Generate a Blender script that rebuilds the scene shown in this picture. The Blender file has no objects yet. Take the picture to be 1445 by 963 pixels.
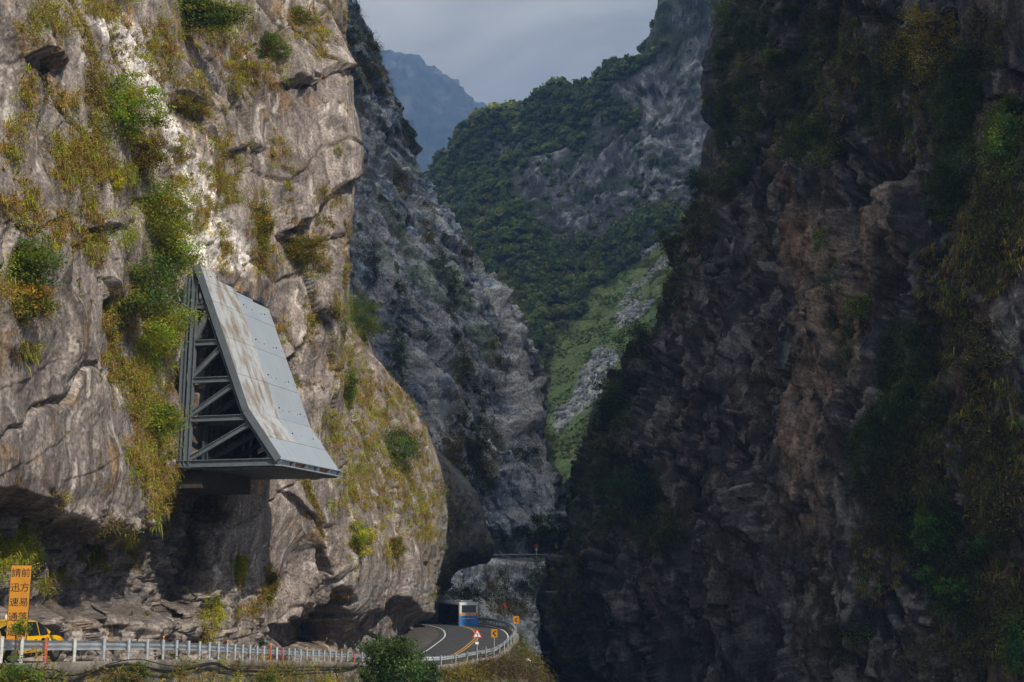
import bpy, bmesh, math, random
import numpy as np
from mathutils import Vector, Matrix
from mathutils.bvhtree import BVHTree

SC = bpy.context.scene
COL = SC.collection
random.seed(11)
RNG = np.random.RandomState(11)
FPX, CX, CY = 1700.0, 722.5, 481.5          # lens in photo pixels
PITCH = math.atan(326.0 / FPX)
CP, SP = math.cos(PITCH), math.sin(PITCH)


def pix(px, py, Y):
    """world point seen at a photo pixel, at forward distance Y"""
    cx = (px - CX) / FPX
    cy = (CY - py) / FPX
    dx, dy, dz = cx, CP - cy * SP, SP + cy * CP
    k = Y / dy
    return (dx * k, Y, dz * k)


def ray(px, py):
    cx = (px - CX) / FPX
    cy = (CY - py) / FPX
    return Vector((cx, CP - cy * SP, SP + cy * CP)).normalized()


# ------------------------------------------------------------------ noise
_r = np.random.RandomState(5)
_P = _r.permutation(256).astype(np.int32)
_G = _r.normal(size=(256, 3))
_G /= np.linalg.norm(_G, axis=1)[:, None]
_G = _G.astype(np.float32)
_J = _r.rand(256, 3).astype(np.float32)


def _hash(x, y, z, seed):
    return _P[(_P[(_P[(x + seed) & 255] + y) & 255] + z) & 255]


def perlin(p, seed=0):
    p = np.asarray(p, dtype=np.float32)
    i = np.floor(p).astype(np.int32)
    f = p - i
    u = f * f * f * (f * (f * 6 - 15) + 10)
    out = 0
    for a in (0, 1):
        wx = u[:, 0] if a else 1 - u[:, 0]
        for b in (0, 1):
            wy = u[:, 1] if b else 1 - u[:, 1]
            for c in (0, 1):
                wz = u[:, 2] if c else 1 - u[:, 2]
                g = _G[_hash(i[:, 0] + a, i[:, 1] + b, i[:, 2] + c, seed)]
                d = g[:, 0] * (f[:, 0] - a) + g[:, 1] * (f[:, 1] - b) + g[:, 2] * (f[:, 2] - c)
                out = out + wx * wy * wz * d
    return out * 1.6


def fbm(p, octv=5, lac=2.05, gain=0.5, seed=0):
    s, a, q = 0, 1.0, np.asarray(p, dtype=np.float32)
    for k in range(octv):
        s = s + a * perlin(q, seed + 17 * k)
        q = q * lac
        a *= gain
    return s


def billow(p, octv=3, lac=2.1, gain=0.5, seed=0):
    s, a, q = 0, 1.0, np.asarray(p, dtype=np.float32)
    for k in range(octv):
        s = s + a * np.abs(perlin(q, seed + 17 * k))
        q = q * lac
        a *= gain
    return s


def worley(p, seed=0):
    """F1, F2, offset to the nearest cell centre, cell id"""
    p = np.asarray(p, dtype=np.float32)
    i = np.floor(p).astype(np.int32)
    n = len(p)
    f1 = np.full(n, 9.0, np.float32)
    f2 = np.full(n, 9.0, np.float32)
    off = np.zeros((n, 3), np.float32)
    cid = np.zeros(n, np.int32)
    for a in (-1, 0, 1):
        for b in (-1, 0, 1):
            for c in (-1, 0, 1):
                h = _hash(i[:, 0] + a, i[:, 1] + b, i[:, 2] + c, seed)
                o = p - (i + np.array([a, b, c], np.int32) + _J[h])
                d = np.sqrt((o * o).sum(1))
                m = d < f1
                f2 = np.where(m, f1, np.minimum(f2, d))
                f1 = np.where(m, d, f1)
                off[m] = o[m]
                cid[m] = h[m]
    return f1, f2, off, cid


def facets(p, seed=0):
    """broken-rock relief: every cell a tilted plane with its own height"""
    f1, f2, off, cid = worley(p, seed)
    tilt = _G[cid]
    return (off * tilt).sum(1) + (_J[cid, 0] - 0.5) * 0.8, f2 - f1, cid


def sstep(a, b, x):
    t = np.clip((x - a) / (b - a), 0, 1)
    return t * t * (3 - 2 * t)


def poly_sd(px, py, poly):
    """signed distance to a polygon in the surface's own coordinates, positive inside"""
    poly = np.array(poly, float)
    d = np.full(px.shape, 1e9)
    inside = np.zeros(px.shape, bool)
    n = len(poly)
    for k in range(n):
        x0, y0 = poly[k]
        x1, y1 = poly[(k + 1) % n]
        ex, ey = x1 - x0, y1 - y0
        t = np.clip(((px - x0) * ex + (py - y0) * ey) / (ex * ex + ey * ey + 1e-9), 0, 1)
        d = np.minimum(d, np.hypot(px - x0 - t * ex, py - y0 - t * ey))
        c = ((y0 > py) != (y1 > py)) & (px < (x1 - x0) * (py - y0) / (y1 - y0 + 1e-12) + x0)
        inside ^= c
    return np.where(inside, d, -d)


# ------------------------------------------------------------------ lofts
def crm(n, samples):
    """Catmull-Rom weights for n knots"""
    W = np.zeros((len(samples), n))
    for r, t in enumerate(samples):
        k = min(int(t), n - 2)
        f = t - k
        w = [-0.5 * f + f * f - 0.5 * f ** 3, 1 - 2.5 * f * f + 1.5 * f ** 3,
             0.5 * f + 2 * f * f - 1.5 * f ** 3, -0.5 * f * f + 0.5 * f ** 3]
        idx = [k - 1, k, k + 1, k + 2]
        for j, wj in zip(idx, w):
            W[r, min(max(j, 0), n - 1)] += wj
    return W


def seg_samples(counts):
    s = []
    for k, c in enumerate(counts):
        s += [k + j / c for j in range(c)]
    s.append(len(counts))
    return np.array(s)


def loft(P, Q, rc, cc):
    """P (R,C,3) control points, Q (R,C,2) surface coordinates, samples per segment"""
    assert len(rc) == P.shape[0] - 1 and len(cc) == P.shape[1] - 1
    Wr = crm(P.shape[0], seg_samples(rc))
    Wc = crm(P.shape[1], seg_samples(cc))
    S = np.einsum('ar,rck,bc->abk', Wr, P, Wc)
    T = np.einsum('ar,rck,bc->abk', Wr, Q, Wc)
    return S, T


def grid_normals(S):
    du = np.gradient(S, axis=1)
    dv = np.gradient(S, axis=0)
    n = np.cross(dv, du)
    n /= np.linalg.norm(n, axis=2)[:, :, None] + 1e-9
    return n


def set_col(me, col, name='Col'):
    at = me.attributes.new(name, 'FLOAT_COLOR', 'POINT')
    c = np.ones((len(me.vertices), 4), np.float32)
    c[:, :3] = col
    at.data.foreach_set('color', c.ravel())


def fast_mesh(name, V, F, mat=None, col=None, smooth=False):
    """V (N,3); F (M,3|4) one face size"""
    me = bpy.data.meshes.new(name)
    V = np.asarray(V, np.float32)
    F = np.asarray(F, np.int32)
    k = F.shape[1]
    me.vertices.add(len(V))
    me.vertices.foreach_set('co', V.ravel())
    me.loops.add(F.size)
    me.loops.foreach_set('vertex_index', F.ravel())
    me.polygons.add(len(F))
    me.polygons.foreach_set('loop_start', np.arange(0, F.size, k, dtype=np.int32))
    if smooth:
        me.polygons.foreach_set('use_smooth', np.ones(len(F), bool))
    me.update(calc_edges=True)
    if col is not None:
        set_col(me, col)
    if mat:
        me.materials.append(mat)
    return me


def grid_faces(nr, nc):
    a = np.arange(nr * nc).reshape(nr, nc)
    return np.stack([a[:-1, :-1], a[1:, :-1], a[1:, 1:], a[:-1, 1:]], -1).reshape(-1, 4)


def link(name, me, parent=None, loc=(0, 0, 0), rot=(0, 0, 0)):
    o = bpy.data.objects.new(name, me)
    COL.objects.link(o)
    o.location = loc
    o.rotation_euler = rot
    if parent:
        o.parent = parent
    return o


def structure(o, kind='structure'):
    o['kind'] = kind
    return o


def tag(o, label, cat, group=None):
    o['label'] = label
    o['category'] = cat
    if group:
        o['group'] = group
    return o


def empty(name, loc, label, cat, rz=0, group=None):
    o = bpy.data.objects.new(name, None)
    COL.objects.link(o)
    o.empty_display_size = 0.2
    o.location = loc
    o.rotation_euler = (0, 0, rz)
    return tag(o, label, cat, group)


# ------------------------------------------------------------------ small mesh builder
class MB:
    def __init__(s):
        s.v, s.f, s.m = [], [], []

    def add(s, vs, fs, mi=0):
        b = len(s.v)
        s.v += [tuple(v) for v in vs]
        s.f += [tuple(i + b for i in f) for f in fs]
        s.m += [mi] * len(fs)

    def box(s, c, d, mi=0, rz=0, mat=None, bev=0):
        hx, hy, hz = d[0] / 2, d[1] / 2, d[2] / 2
        if bev:
            hx2, hy2, hz2 = hx - bev, hy - bev, hz - bev
            bm = bmesh.new()
            bmesh.ops.create_cube(bm, size=1)
            for v in bm.verts:
                v.co = Vector((v.co.x * d[0], v.co.y * d[1], v.co.z * d[2]))
            bmesh.ops.bevel(bm, geom=bm.edges[:], offset=bev, segments=2, affect='EDGES', profile=0.5)
            bm.verts.index_update()
            vs = [v.co.copy() for v in bm.verts]
            fs = [[v.index for v in f.verts] for f in bm.faces]
            bm.free()
        else:
            vs = [Vector((x, y, z)) for x in (-hx, hx) for y in (-hy, hy) for z in (-hz, hz)]
            fs = [(0, 1, 3, 2), (4, 6, 7, 5), (0, 4, 5, 1), (2, 3, 7, 6), (0, 2, 6, 4), (1, 5, 7, 3)]
        M = mat if mat is not None else Matrix.Rotation(rz, 4, 'Z')
        c = Vector(c)
        s.add([M @ v + c for v in vs], fs, mi)

    def beam(s, a, b, prof, up=(0, 0, 1), mi=0):
        """closed profile [(x,y)] swept from a to b; x across, y along up"""
        a, b = Vector(a), Vector(b)
        t = (b - a).normalized()
        x = t.cross(Vector(up))
        if x.length < 1e-4:
            x = t.cross(Vector((0, 1, 0)))
        x.normalize()
        y = x.cross(t)
        n = len(prof)
        vs = [a + x * p[0] + y * p[1] for p in prof] + [b + x * p[0] + y * p[1] for p in prof]
        fs = [(i, (i + 1) % n, n + (i + 1) % n, n + i) for i in range(n)]
        fs += [tuple(range(n))[::-1], tuple(range(n, 2 * n))]
        s.add(vs, fs, mi)

    def tube(s, pts, rad, n=6, mi=0, cap=True):
        pts = [Vector(p) for p in pts]
        if not hasattr(rad, '__len__'):
            rad = [rad] * len(pts)
        rings, ref = [], Vector((0.31, 0.2, 0.93))
        vs = []
        for k, p in enumerate(pts):
            t = (pts[min(k + 1, len(pts) - 1)] - pts[max(k - 1, 0)]).normalized()
            x = t.cross(ref)
            if x.length < 0.05:
                x = t.cross(Vector((1, 0, 0)))
            x.normalize()
            y = t.cross(x)
            for j in range(n):
                a = 2 * math.pi * j / n
                vs.append(p + (x * math.cos(a) + y * math.sin(a)) * rad[k])
        fs = []
        for k in range(len(pts) - 1):
            for j in range(n):
                j2 = (j + 1) % n
                fs.append((k * n + j, k * n + j2, (k + 1) * n + j2, (k + 1) * n + j))
        if cap:
            fs.append(tuple(range(n))[::-1])
            fs.append(tuple((len(pts) - 1) * n + j for j in range(n)))
        s.add(vs, fs, mi)

    def cyl(s, c, r, h, axis='Z', n=20, mi=0, r2=None):
        r2 = r if r2 is None else r2
        c = Vector(c)
        vs = []
        for sgn, rr in ((-0.5, r), (0.5, r2)):
            for j in range(n):
                a = 2 * math.pi * j / n
                p = (math.cos(a) * rr, math.sin(a) * rr, sgn * h)
                if axis == 'Y':
                    p = (p[0], p[2], p[1])
                elif axis == 'X':
                    p = (p[2], p[0], p[1])
                vs.append(c + Vector(p))
        fs = [(j, (j + 1) % n, n + (j + 1) % n, n + j) for j in range(n)]
        fs += [tuple(range(n))[::-1], tuple(range(n, 2 * n))]
        s.add(vs, fs, mi)

    def prism(s, pts, depth, mat, mi=0):
        """flat outline [(x,z)] given thickness along y, placed by mat"""
        n = len(pts)
        vs = [mat @ Vector((x, -depth / 2, z)) for x, z in pts] + [mat @ Vector((x, depth / 2, z)) for x, z in pts]
        fs = [(i, (i + 1) % n, n + (i + 1) % n, n + i) for i in range(n)]
        fs += [tuple(range(n))[::-1], tuple(range(n, 2 * n))]
        s.add(vs, fs, mi)

    def mesh(s, name, mats, smooth=False):
        me = bpy.data.meshes.new(name)
        me.from_pydata([tuple(v) for v in s.v], [], s.f)
        if not isinstance(mats, (list, tuple)):
            mats = [mats]
        for m in mats:
            me.materials.append(m)
        me.polygons.foreach_set('material_index', s.m)
        bm = bmesh.new()
        bm.from_mesh(me)
        bmesh.ops.recalc_face_normals(bm, faces=bm.faces[:])
        bm.to_mesh(me)
        bm.free()
        if smooth:
            me.polygons.foreach_set('use_smooth', [True] * len(me.polygons))
            try:
                me.set_sharp_from_angle(angle=math.radians(40))
            except Exception:
                pass
        me.update()
        return me

    def build(s, name, mats, parent=None, loc=(0, 0, 0), rot=(0, 0, 0), smooth=False):
        return link(name, s.mesh(name, mats, smooth), parent, loc, rot)


def IBEAM(w, h, t=0.03):
    a, b = w / 2, h / 2
    return [(-a, -b), (a, -b), (a, -b + t), (t / 2, -b + t), (t / 2, b - t), (a, b - t), (a, b), (-a, b),
            (-a, b - t), (-t / 2, b - t), (-t / 2, -b + t), (-a, -b + t)]


def RECT(w, h):
    return [(-w / 2, -h / 2), (w / 2, -h / 2), (w / 2, h / 2), (-w / 2, h / 2)]


# ------------------------------------------------------------------ materials
class NT:
    def __init__(s, name):
        s.m = bpy.data.materials.new(name)
        s.m.use_nodes = True
        s.t = s.m.node_tree
        s.t.nodes.clear()
        s.out = s.n('ShaderNodeOutputMaterial')

    def n(s, typ, **kw):
        nd = s.t.nodes.new(typ)
        for k, v in kw.items():
            if k.startswith('i_'):
                nd.inputs[k[2:].replace('_', ' ')].default_value = v
            else:
                setattr(nd, k, v)
        return nd

    def l(s, a, b):
        s.t.links.new(a, b)

    def noise(s, vec, scale, detail=6, rough=0.55, dist=0.0):
        nd = s.n('ShaderNodeTexNoise')
        nd.inputs['Scale'].default_value = scale
        nd.inputs['Detail'].default_value = detail
        nd.inputs['Roughness'].default_value = rough
        nd.inputs['Distortion'].default_value = dist
        if vec is not None:
            s.l(vec, nd.inputs['Vector'])
        return nd.outputs['Fac']

    def ramp(s, fac, stops):
        nd = s.n('ShaderNodeValToRGB')
        cr = nd.color_ramp
        while len(cr.elements) < len(stops):
            cr.elements.new(0.5)
        for e, (p, c) in zip(cr.elements, stops):
            e.position = p
            e.color = (c[0], c[1], c[2], 1) if hasattr(c, '__len__') else (c, c, c, 1)
        s.l(fac, nd.inputs['Fac'])
        return nd.outputs['Color']

    def mul(s, a, b, fac=1.0, mode='MULTIPLY'):
        nd = s.n('ShaderNodeMix', data_type='RGBA', blend_type=mode)
        nd.inputs[0].default_value = fac
        for x, i in ((a, 6), (b, 7)):
            if hasattr(x, 'links'):
                s.l(x, nd.inputs[i])
            else:
                nd.inputs[i].default_value = (*x, 1)
        return nd.outputs[2]

    def mapping(s, vec, scale=(1, 1, 1), rot=(0, 0, 0)):
        nd = s.n('ShaderNodeMapping')
        nd.inputs['Scale'].default_value = scale
        nd.inputs['Rotation'].default_value = rot
        s.l(vec, nd.inputs['Vector'])
        return nd.outputs['Vector']

    def math(s, op, a, b):
        nd = s.n('ShaderNodeMath', operation=op)
        for x, i in ((a, 0), (b, 1)):
            if hasattr(x, 'links'):
                s.l(x, nd.inputs[i])
            else:
                nd.inputs[i].default_value = x
        return nd.outputs[0]

    def bump(s, h, strength=0.5, dist=0.1, normal=None):
        nd = s.n('ShaderNodeBump')
        nd.inputs['Strength'].default_value = strength
        nd.inputs['Distance'].default_value = dist
        s.l(h, nd.inputs['Height'])
        if normal is not None:
            s.l(normal, nd.inputs['Normal'])
        return nd.outputs['Normal']

    def bsdf(s, color, rough=0.7, metal=0.0, normal=None, spec=0.3):
        nd = s.n('ShaderNodeBsdfPrincipled')
        if hasattr(color, 'links'):
            s.l(color, nd.inputs['Base Color'])
        else:
            nd.inputs['Base Color'].default_value = (*color, 1)
        if hasattr(rough, 'links'):
            s.l(rough, nd.inputs['Roughness'])
        else:
            nd.inputs['Roughness'].default_value = rough
        nd.inputs['Metallic'].default_value = metal
        nd.inputs['Specular IOR Level'].default_value = spec
        if normal is not None:
            s.l(normal, nd.inputs['Normal'])
        s.l(nd.outputs[0], s.out.inputs['Surface'])
        return nd


def mat_rock(name, streak=(1, 1, 0.12), srot=(0, 0, 0), sscale=0.5, samp=(0.62, 1.35), grain=2.5, bump=0.6, bdist=0.35, swirl=0.6):
    s = NT(name)
    co = s.n('ShaderNodeTexCoord').outputs['Object']
    at = s.n('ShaderNodeAttribute', attribute_name='Col').outputs['Color']
    sv = s.mapping(co, streak, srot)
    st = s.noise(sv, sscale, 8, 0.6, swirl)
    c = s.mul(at, s.ramp(st, [(0.32, samp[0]), (0.5, 1.0), (0.68, samp[1])]))
    g = s.noise(co, grain, 10, 0.65)
    c = s.mul(c, s.ramp(g, [(0.36, 0.52), (0.5, 1.0), (0.64, 1.45)]))
    p = s.noise(co, 0.25, 5, 0.6)
    c = s.mul(c, s.ramp(p, [(0.35, (0.86, 0.84, 0.84)), (0.6, (1.07, 1.05, 1.02))]))
    b1 = s.noise(sv, sscale * 2.2, 10, 0.62, swirl)
    b2 = s.noise(co, grain * 1.4, 8, 0.6)
    n = s.bump(b1, bump, bdist)
    v = s.n('ShaderNodeTexVoronoi', feature='DISTANCE_TO_EDGE')
    v.inputs['Scale'].default_value = grain * 0.45
    s.l(s.mapping(co, (1, 1, 0.45), (0.2, 0.1, 0)), v.inputs['Vector'])
    n = s.bump(s.ramp(v.outputs['Distance'], [(0.0, 0.0), (0.06, 1.0)]), bump * 0.35, bdist * 0.3, n)
    n = s.bump(b2, min(1.0, bump * 1.1), bdist * 0.3, n)
    s.bsdf(c, 0.86, 0, n, 0.2)
    return s.m


def mat_leaf(name, trans=0.35):
    s = NT(name)
    at = s.n('ShaderNodeAttribute', attribute_name='Col').outputs['Color']
    d = s.n('ShaderNodeBsdfPrincipled')
    d.inputs['Roughness'].default_value = 0.6
    d.inputs['Specular IOR Level'].default_value = 0.25
    s.l(at, d.inputs['Base Color'])
    t = s.n('ShaderNodeBsdfTranslucent')
    s.l(s.mul(at, (1.25, 1.2, 0.5)), t.inputs['Color'])
    mx = s.n('ShaderNodeMixShader')
    mx.inputs[0].default_value = trans
    s.l(d.outputs[0], mx.inputs[1])
    s.l(t.outputs[0], mx.inputs[2])
    s.l(mx.outputs[0], s.out.inputs['Surface'])
    return s.m


def mat_plain(name, color, rough=0.5, metal=0.0, var=0.15, scale=3.0, bump=0.0, spec=0.4):
    s = NT(name)
    co = s.n('ShaderNodeTexCoord').outputs['Object']
    nz = s.noise(co, scale, 6, 0.6)
    c = s.mul(color, s.ramp(nz, [(0.3, 1 - var), (0.7, 1 + var)]))
    n = s.bump(nz, bump, 0.02) if bump else None
    s.bsdf(c, rough, metal, n, spec)
    return s.m
# ================================================================== road line (follows the outer guardrail)
RAILP = [(-140, 31, 945), (-60, 36, 942), (30, 42, 940), (100, 45.5, 938), (180, 49.5, 936), (262, 57, 934), (362, 73, 934.5),
         (430, 88, 935.5), (500, 104, 937), (560, 110, 940), (620, 112.5, 940), (660, 116, 934), (700, 122, 925),
         (722, 130, 908), (727, 138, 898), (718, 147, 889), (700, 155, 884), (680, 163, 881), (640, 178, 880), (560, 215, 876)]
_rp = np.array([pix(*(a, c, b)) for a, b, c in RAILP])
_W = crm(len(_rp), np.linspace(0, len(_rp) - 1, 900))
RP = _W @ _rp
for _ in range(12):
    RP[1:-1] = 0.25 * RP[:-2] + 0.5 * RP[1:-1] + 0.25 * RP[2:]
_seg = np.linalg.norm(np.diff(RP, axis=0), axis=1)
RS = np.concatenate([[0], np.cumsum(_seg)])


def rail_at(s, off=0.0, dz=0.0):
    """point on the road at arc length s, off metres to the left (+) of the outer rail, with heading"""
    p = np.array([np.interp(s, RS, RP[:, k]) for k in range(3)])
    a = np.array([np.interp(s - 1.2, RS, RP[:, k]) for k in range(3)])
    b = np.array([np.interp(s + 1.2, RS, RP[:, k]) for k in range(3)])
    t = b - a
    h = math.atan2(t[1], t[0])
    n = np.array([-math.sin(h), math.cos(h), 0])
    return p + n * off + np.array([0, 0, dz]), h


def s_of_px(px):
    """arc length where the near stretch of rail crosses a photo column"""
    q = RP
    x = CX + FPX * q[:, 0] / (q[:, 1] * CP + q[:, 2] * SP)
    k = np.argmax(x > px)
    return RS[k]


def ribbon(name, offs, mat, s0, s1, n, col=None, kind='structure', parent=None):
    """offs: list of (offset, dz) from right to left"""
    V = []
    for s in np.linspace(s0, s1, n):
        for o, dz in offs:
            V.append(rail_at(s, o, dz)[0])
    me = fast_mesh(name, np.array(V), grid_faces(n, len(offs))[:, ::-1], mat)
    o = link(name, me, parent)
    if kind:
        o['kind'] = kind
    return o


# ================================================================== sunlit left cliff
def net(rows, extra_top=None):
    P = np.array([[pix(x, py, Y) for x, Y in r] for py, r in rows])
    Q = np.array([[(x, py) for x, Y in r] for py, r in rows], float)
    return P, Q


c06 = [(-260, 40), (-60, 51), (80, 61), (180, 71), (262, 84), (350, 93.5), (430, 101)]
TAIL = {
    -600: [(470, 125), (440, 150), (400, 170), (380, 185), (350, 205), (300, 230), (280, 240), (250, 260)],
    -150: [(484, 115), (450, 140), (410, 165), (395, 178), (360, 200), (310, 225), (290, 235), (260, 260)],
    30: [(486, 110), (455, 135), (430, 160), (410, 175), (390, 190), (350, 215), (330, 230), (300, 260)],
    160: [(490, 108), (460, 132), (440, 155), (425, 170), (400, 190), (360, 215), (340, 230), (300, 260)],
    300: [(502, 107), (468, 130), (452, 150), (440, 165), (420, 185), (380, 210), (360, 225), (320, 260)],
    420: [(490, 106), (470, 124), (478, 146), (481, 155), (460, 175), (420, 200), (400, 215), (350, 250)],
    520: [(477, 105), (480, 119), (520, 139), (540, 151), (530, 168), (500, 190), (490, 205), (440, 240)],
    600: [(458, 104), (487, 115), (545, 133), (588, 151), (586, 168), (580, 190), (575, 205), (520, 240)],
    680: [(455, 104), (500, 114), (563, 130), (612, 151), (630, 169), (654, 195), (656, 207), (600, 245)],
    735: [(465, 105), (510, 114), (572, 128), (623, 151), (640, 171), (678, 196), (681, 208), (630, 245)],
    790: [(480, 106.5), (522, 114.5), (578, 126), (621, 151), (636, 171), (682, 196), (686, 208), (630, 245)],
    850: [(494, 111), (534, 118), (586, 126), (611, 152), (596, 171), (600, 196), (605, 207), (560, 245)],
    905: [(500, 117), (540, 121), (586, 126), (605, 152), (590, 172), (590, 196), (600, 207), (550, 245)],
    960: [(500, 117), (540, 121), (586, 126), (605, 152), (590, 172), (590, 196), (600, 207), (550, 245)],
    1060: [(500, 117), (540, 121), (586, 126), (605, 152), (590, 172), (590, 196), (600, 207), (550, 245)],
}
DY = {-600: 16, -150: 7, 30: 4, 160: 1.5, 735: 0.5, 790: 1, 850: 1, 905: 1, 960: 1, 1060: 1}
rowsL = []
for py in sorted(TAIL):
    low = sstep(700, 905, py) * 1.0
    rr = []
    for k, (x, Y) in enumerate(c06):
        extra = (0, 0, 0, 0, 0, 1.0, 6.0)[k] * low
        rr.append((x, Y + DY.get(py, 0) + extra))
    rowsL.append((py, rr + TAIL[py]))
PL, QL = net(rowsL)
SL, TL = loft(PL, QL, [14, 40, 80, 58, 58, 46, 40, 40, 34, 36, 46, 46, 28, 14],
              [30, 50, 72, 58, 62, 56, 50, 24, 44, 40, 20, 22, 12, 8])
nr, nc = SL.shape[:2]
NL = grid_normals(SL)
px, py = TL[..., 0], TL[..., 1]
pf = SL.reshape(-1, 3)


def rs(a):
    return a.reshape(nr, nc)


warp = np.stack([fbm(pf / 9.0, 3, seed=s) for s in (1, 2, 3)], 1) * 2.2
q = pf + warp
an = np.array([1 / 7.5, 1 / 7.5, 1 / 13.0])
bul = rs(billow((pf + warp * 1.6) * np.array([1 / 17.0, 1 / 17.0, 1 / 30.0]), 2, gain=0.3, seed=10))
med = rs(billow(q * np.array([1 / 4.0, 1 / 4.0, 1 / 11.0]), 3, seed=20))
flu = rs(billow((q + warp) * np.array([1 / 0.9, 1 / 0.9, 1 / 5.0]), 2, seed=25))
fin = rs(fbm(pf / 0.9, 4, seed=30))
# tilted parting planes: a step in the face along each
tl = pf[:, 2] * 0.8 + pf[:, 1] * 0.55 + warp[:, 0] * 0.8
lay = rs(np.abs(((tl / 6.3) % 1.0) - 0.5) * 2)
lay2 = rs(np.abs((((pf[:, 2] * 0.9 - pf[:, 1] * 0.4 + warp[:, 1]) / 8.7) % 1.0) - 0.5) * 2)
fa, fe, fid = facets(q * np.array([1 / 2.2, 1 / 2.2, 1 / 1.6]), 4)
fa, fe = rs(fa), rs(fe)
fb, fbe, fbid = facets((pf + warp * 0.7) * np.array([1 / 11.0, 1 / 11.0, 1 / 19.0]), 9)
fb, fbe = rs(fb), rs(fbe)
fg = rs(facets(pf * np.array([1 / 0.9, 1 / 0.9, 1 / 0.7]), 12)[0])

RECESS = [(-340, 690), (0, 690), (40, 697), (90, 716), (150, 742), (200, 752), (232, 742), (248, 700), (252, 676), (332, 676), (330, 720),
          (322, 745), (316, 790), (290, 850), (262, 880), (215, 872), (150, 868), (70, 872), (0, 866), (-340, 860)]
CAVE1 = [(386, 884), (420, 868), (450, 850), (484, 822), (492, 842), (470, 868), (462, 910), (400, 925)]
CAVE2 = [(494, 892), (520, 872), (545, 863), (574, 846), (598, 862), (628, 885), (600, 930), (500, 930)]
CAVE3 = [(636, 815), (650, 785), (668, 780), (690, 792), (690, 860), (640, 860)]
NICHE = [(448, 775), (462, 790), (470, 806), (455, 810), (447, 795)]
NICHE2 = [(26, 88), (72, 82), (80, 96), (50, 104), (30, 100)]
SLIT = [(388, 120), (440, 118), (448, 124), (420, 130), (395, 128)]
wob = rs(fbm(pf / 3.0, 4, seed=41)) * 9
push = 0
for poly, dep, soft in ((RECESS, 6.0, 20), (CAVE1, 6.0, 10), (CAVE2, 3.6, 12), (CAVE3, 6, 14), (NICHE, 1.6, 5), (NICHE2, 1.2, 8), (SLIT, 0.9, 5)):
    push = push + dep * sstep(-soft * 0.35, soft, poly_sd(px + wob * 0.7, py + wob, poly))
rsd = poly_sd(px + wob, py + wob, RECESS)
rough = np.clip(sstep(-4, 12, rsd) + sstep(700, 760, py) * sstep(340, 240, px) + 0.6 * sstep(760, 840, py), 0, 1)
rough = np.maximum(rough, 0.5 * sstep(610, 640, px))
rough = rough * (1 - 0.75 * sstep(330, 400, px) * sstep(640, 600, px) * sstep(690, 720, py))
WHITE = [(138, 25), (165, 60), (185, 95), (215, 160), (228, 195), (238, 250), (262, 330), (285, 372), (345, 392), (352, 362), (322, 310), (290, 262),
         (268, 190), (246, 150), (226, 110), (205, 50), (176, 15)]
wsd = poly_sd(px + wob * 2.2, py + wob * 2.2, WHITE)
white = sstep(-8, 8, wsd)
rough = np.maximum(rough, 0.35 * white)
smooth = 1 - rough
SLAB = [(-60, 430), (60, 425), (118, 400), (140, 450), (150, 540), (176, 610), (190, 670), (140, 705), (60, 690), (-60, 680)]
SLAB2 = [(350, 140), (470, 125), (486, 240), (440, 290), (400, 320), (350, 300), (330, 210)]
slab = np.maximum(sstep(-14, 22, poly_sd(px, py, SLAB)), 0.7 * sstep(-14, 22, poly_sd(px, py, SLAB2)))
crk = sstep(-0.1, 0.35, rs(fbm(pf / 11.0, 3, seed=33))) * (1 - slab)
disp = (bul - 0.35) * (2.7 * smooth + 1.8 * rough) * (1 - 0.45 * slab)
disp += (med - 0.35) * (0.26 * smooth + 0.6 * rough)
disp += (flu - 0.3) * 0.10 * smooth
disp += fin * (0.035 + 0.18 * rough)
disp += -0.45 * sstep(0.9, 1.0, lay) * smooth * crk - 0.4 * sstep(0.93, 1.0, lay2) * smooth * (1 - crk)
disp += rough * (fa * 0.9 + fb * 0.9 + fg * 0.35 - 0.3 * sstep(0.12, 0.0, fe)) + smooth * (fb * (0.5 + 0.5 * crk) * (1 - 0.8 * slab) + fa * 0.12 * crk - 0.25 * crk * sstep(0.03, 0.0, fbe))
# ledges and partings the photograph shows: rock stands proud above each line and steps back under it
LEDGES = [([(390, 122), (410, 124), (430, 125), (448, 117), (466, 109), (484, 98)], 0.9, 50), ([(316, 213), (340, 206), (352, 204), (370, 209)], 0.6, 30),
          ([(408, 326), (424, 314), (442, 298), (460, 280), (475, 265), (497, 248)], 1.1, 60), ([(132, 322), (150, 315), (160, 318)], 0.6, 30),
          ([(400, 510), (420, 494), (434, 472), (442, 450)], 1.0, 50), ([(26, 84), (50, 80), (70, 82), (84, 96)], 0.9, 30), ([(-30, 680), (0, 668), (50, 649), (96, 624), (110, 612)], 0.05, 14),
          ([(0, 556), (30, 540), (79, 512), (90, 508)], 0.05, 14), ([(100, 676), (140, 664), (180, 640)], 0.06, 14), ([(250, 130), (280, 160), (300, 196)], 0.6, 24), ([(400, 330), (440, 340), (486, 330)], 0.5, 40),
          ([(150, 390), (170, 420), (176, 470)], 0.6, 20), ([(400, 690), (440, 720), (470, 740)], 0.5, 30), ([(340, 150), (352, 190), (356, 240)], 0.5, 26)]
for ln, amp, up in LEDGES:
    ln = np.array(ln, float)
    yl = np.interp(px + wob * 0.3, ln[:, 0], ln[:, 1])
    inx = sstep(ln[0, 0] - 12, ln[0, 0] + 8, px) * sstep(ln[-1, 0] + 12, ln[-1, 0] - 8, px)
    d = py + wob * 0.35 - yl
    disp += amp * inx * np.where(d < 0, np.exp(np.minimum(d, 0) / up), -0.55 * np.exp(-np.maximum(d, 0) / (up * 0.6)))
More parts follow.
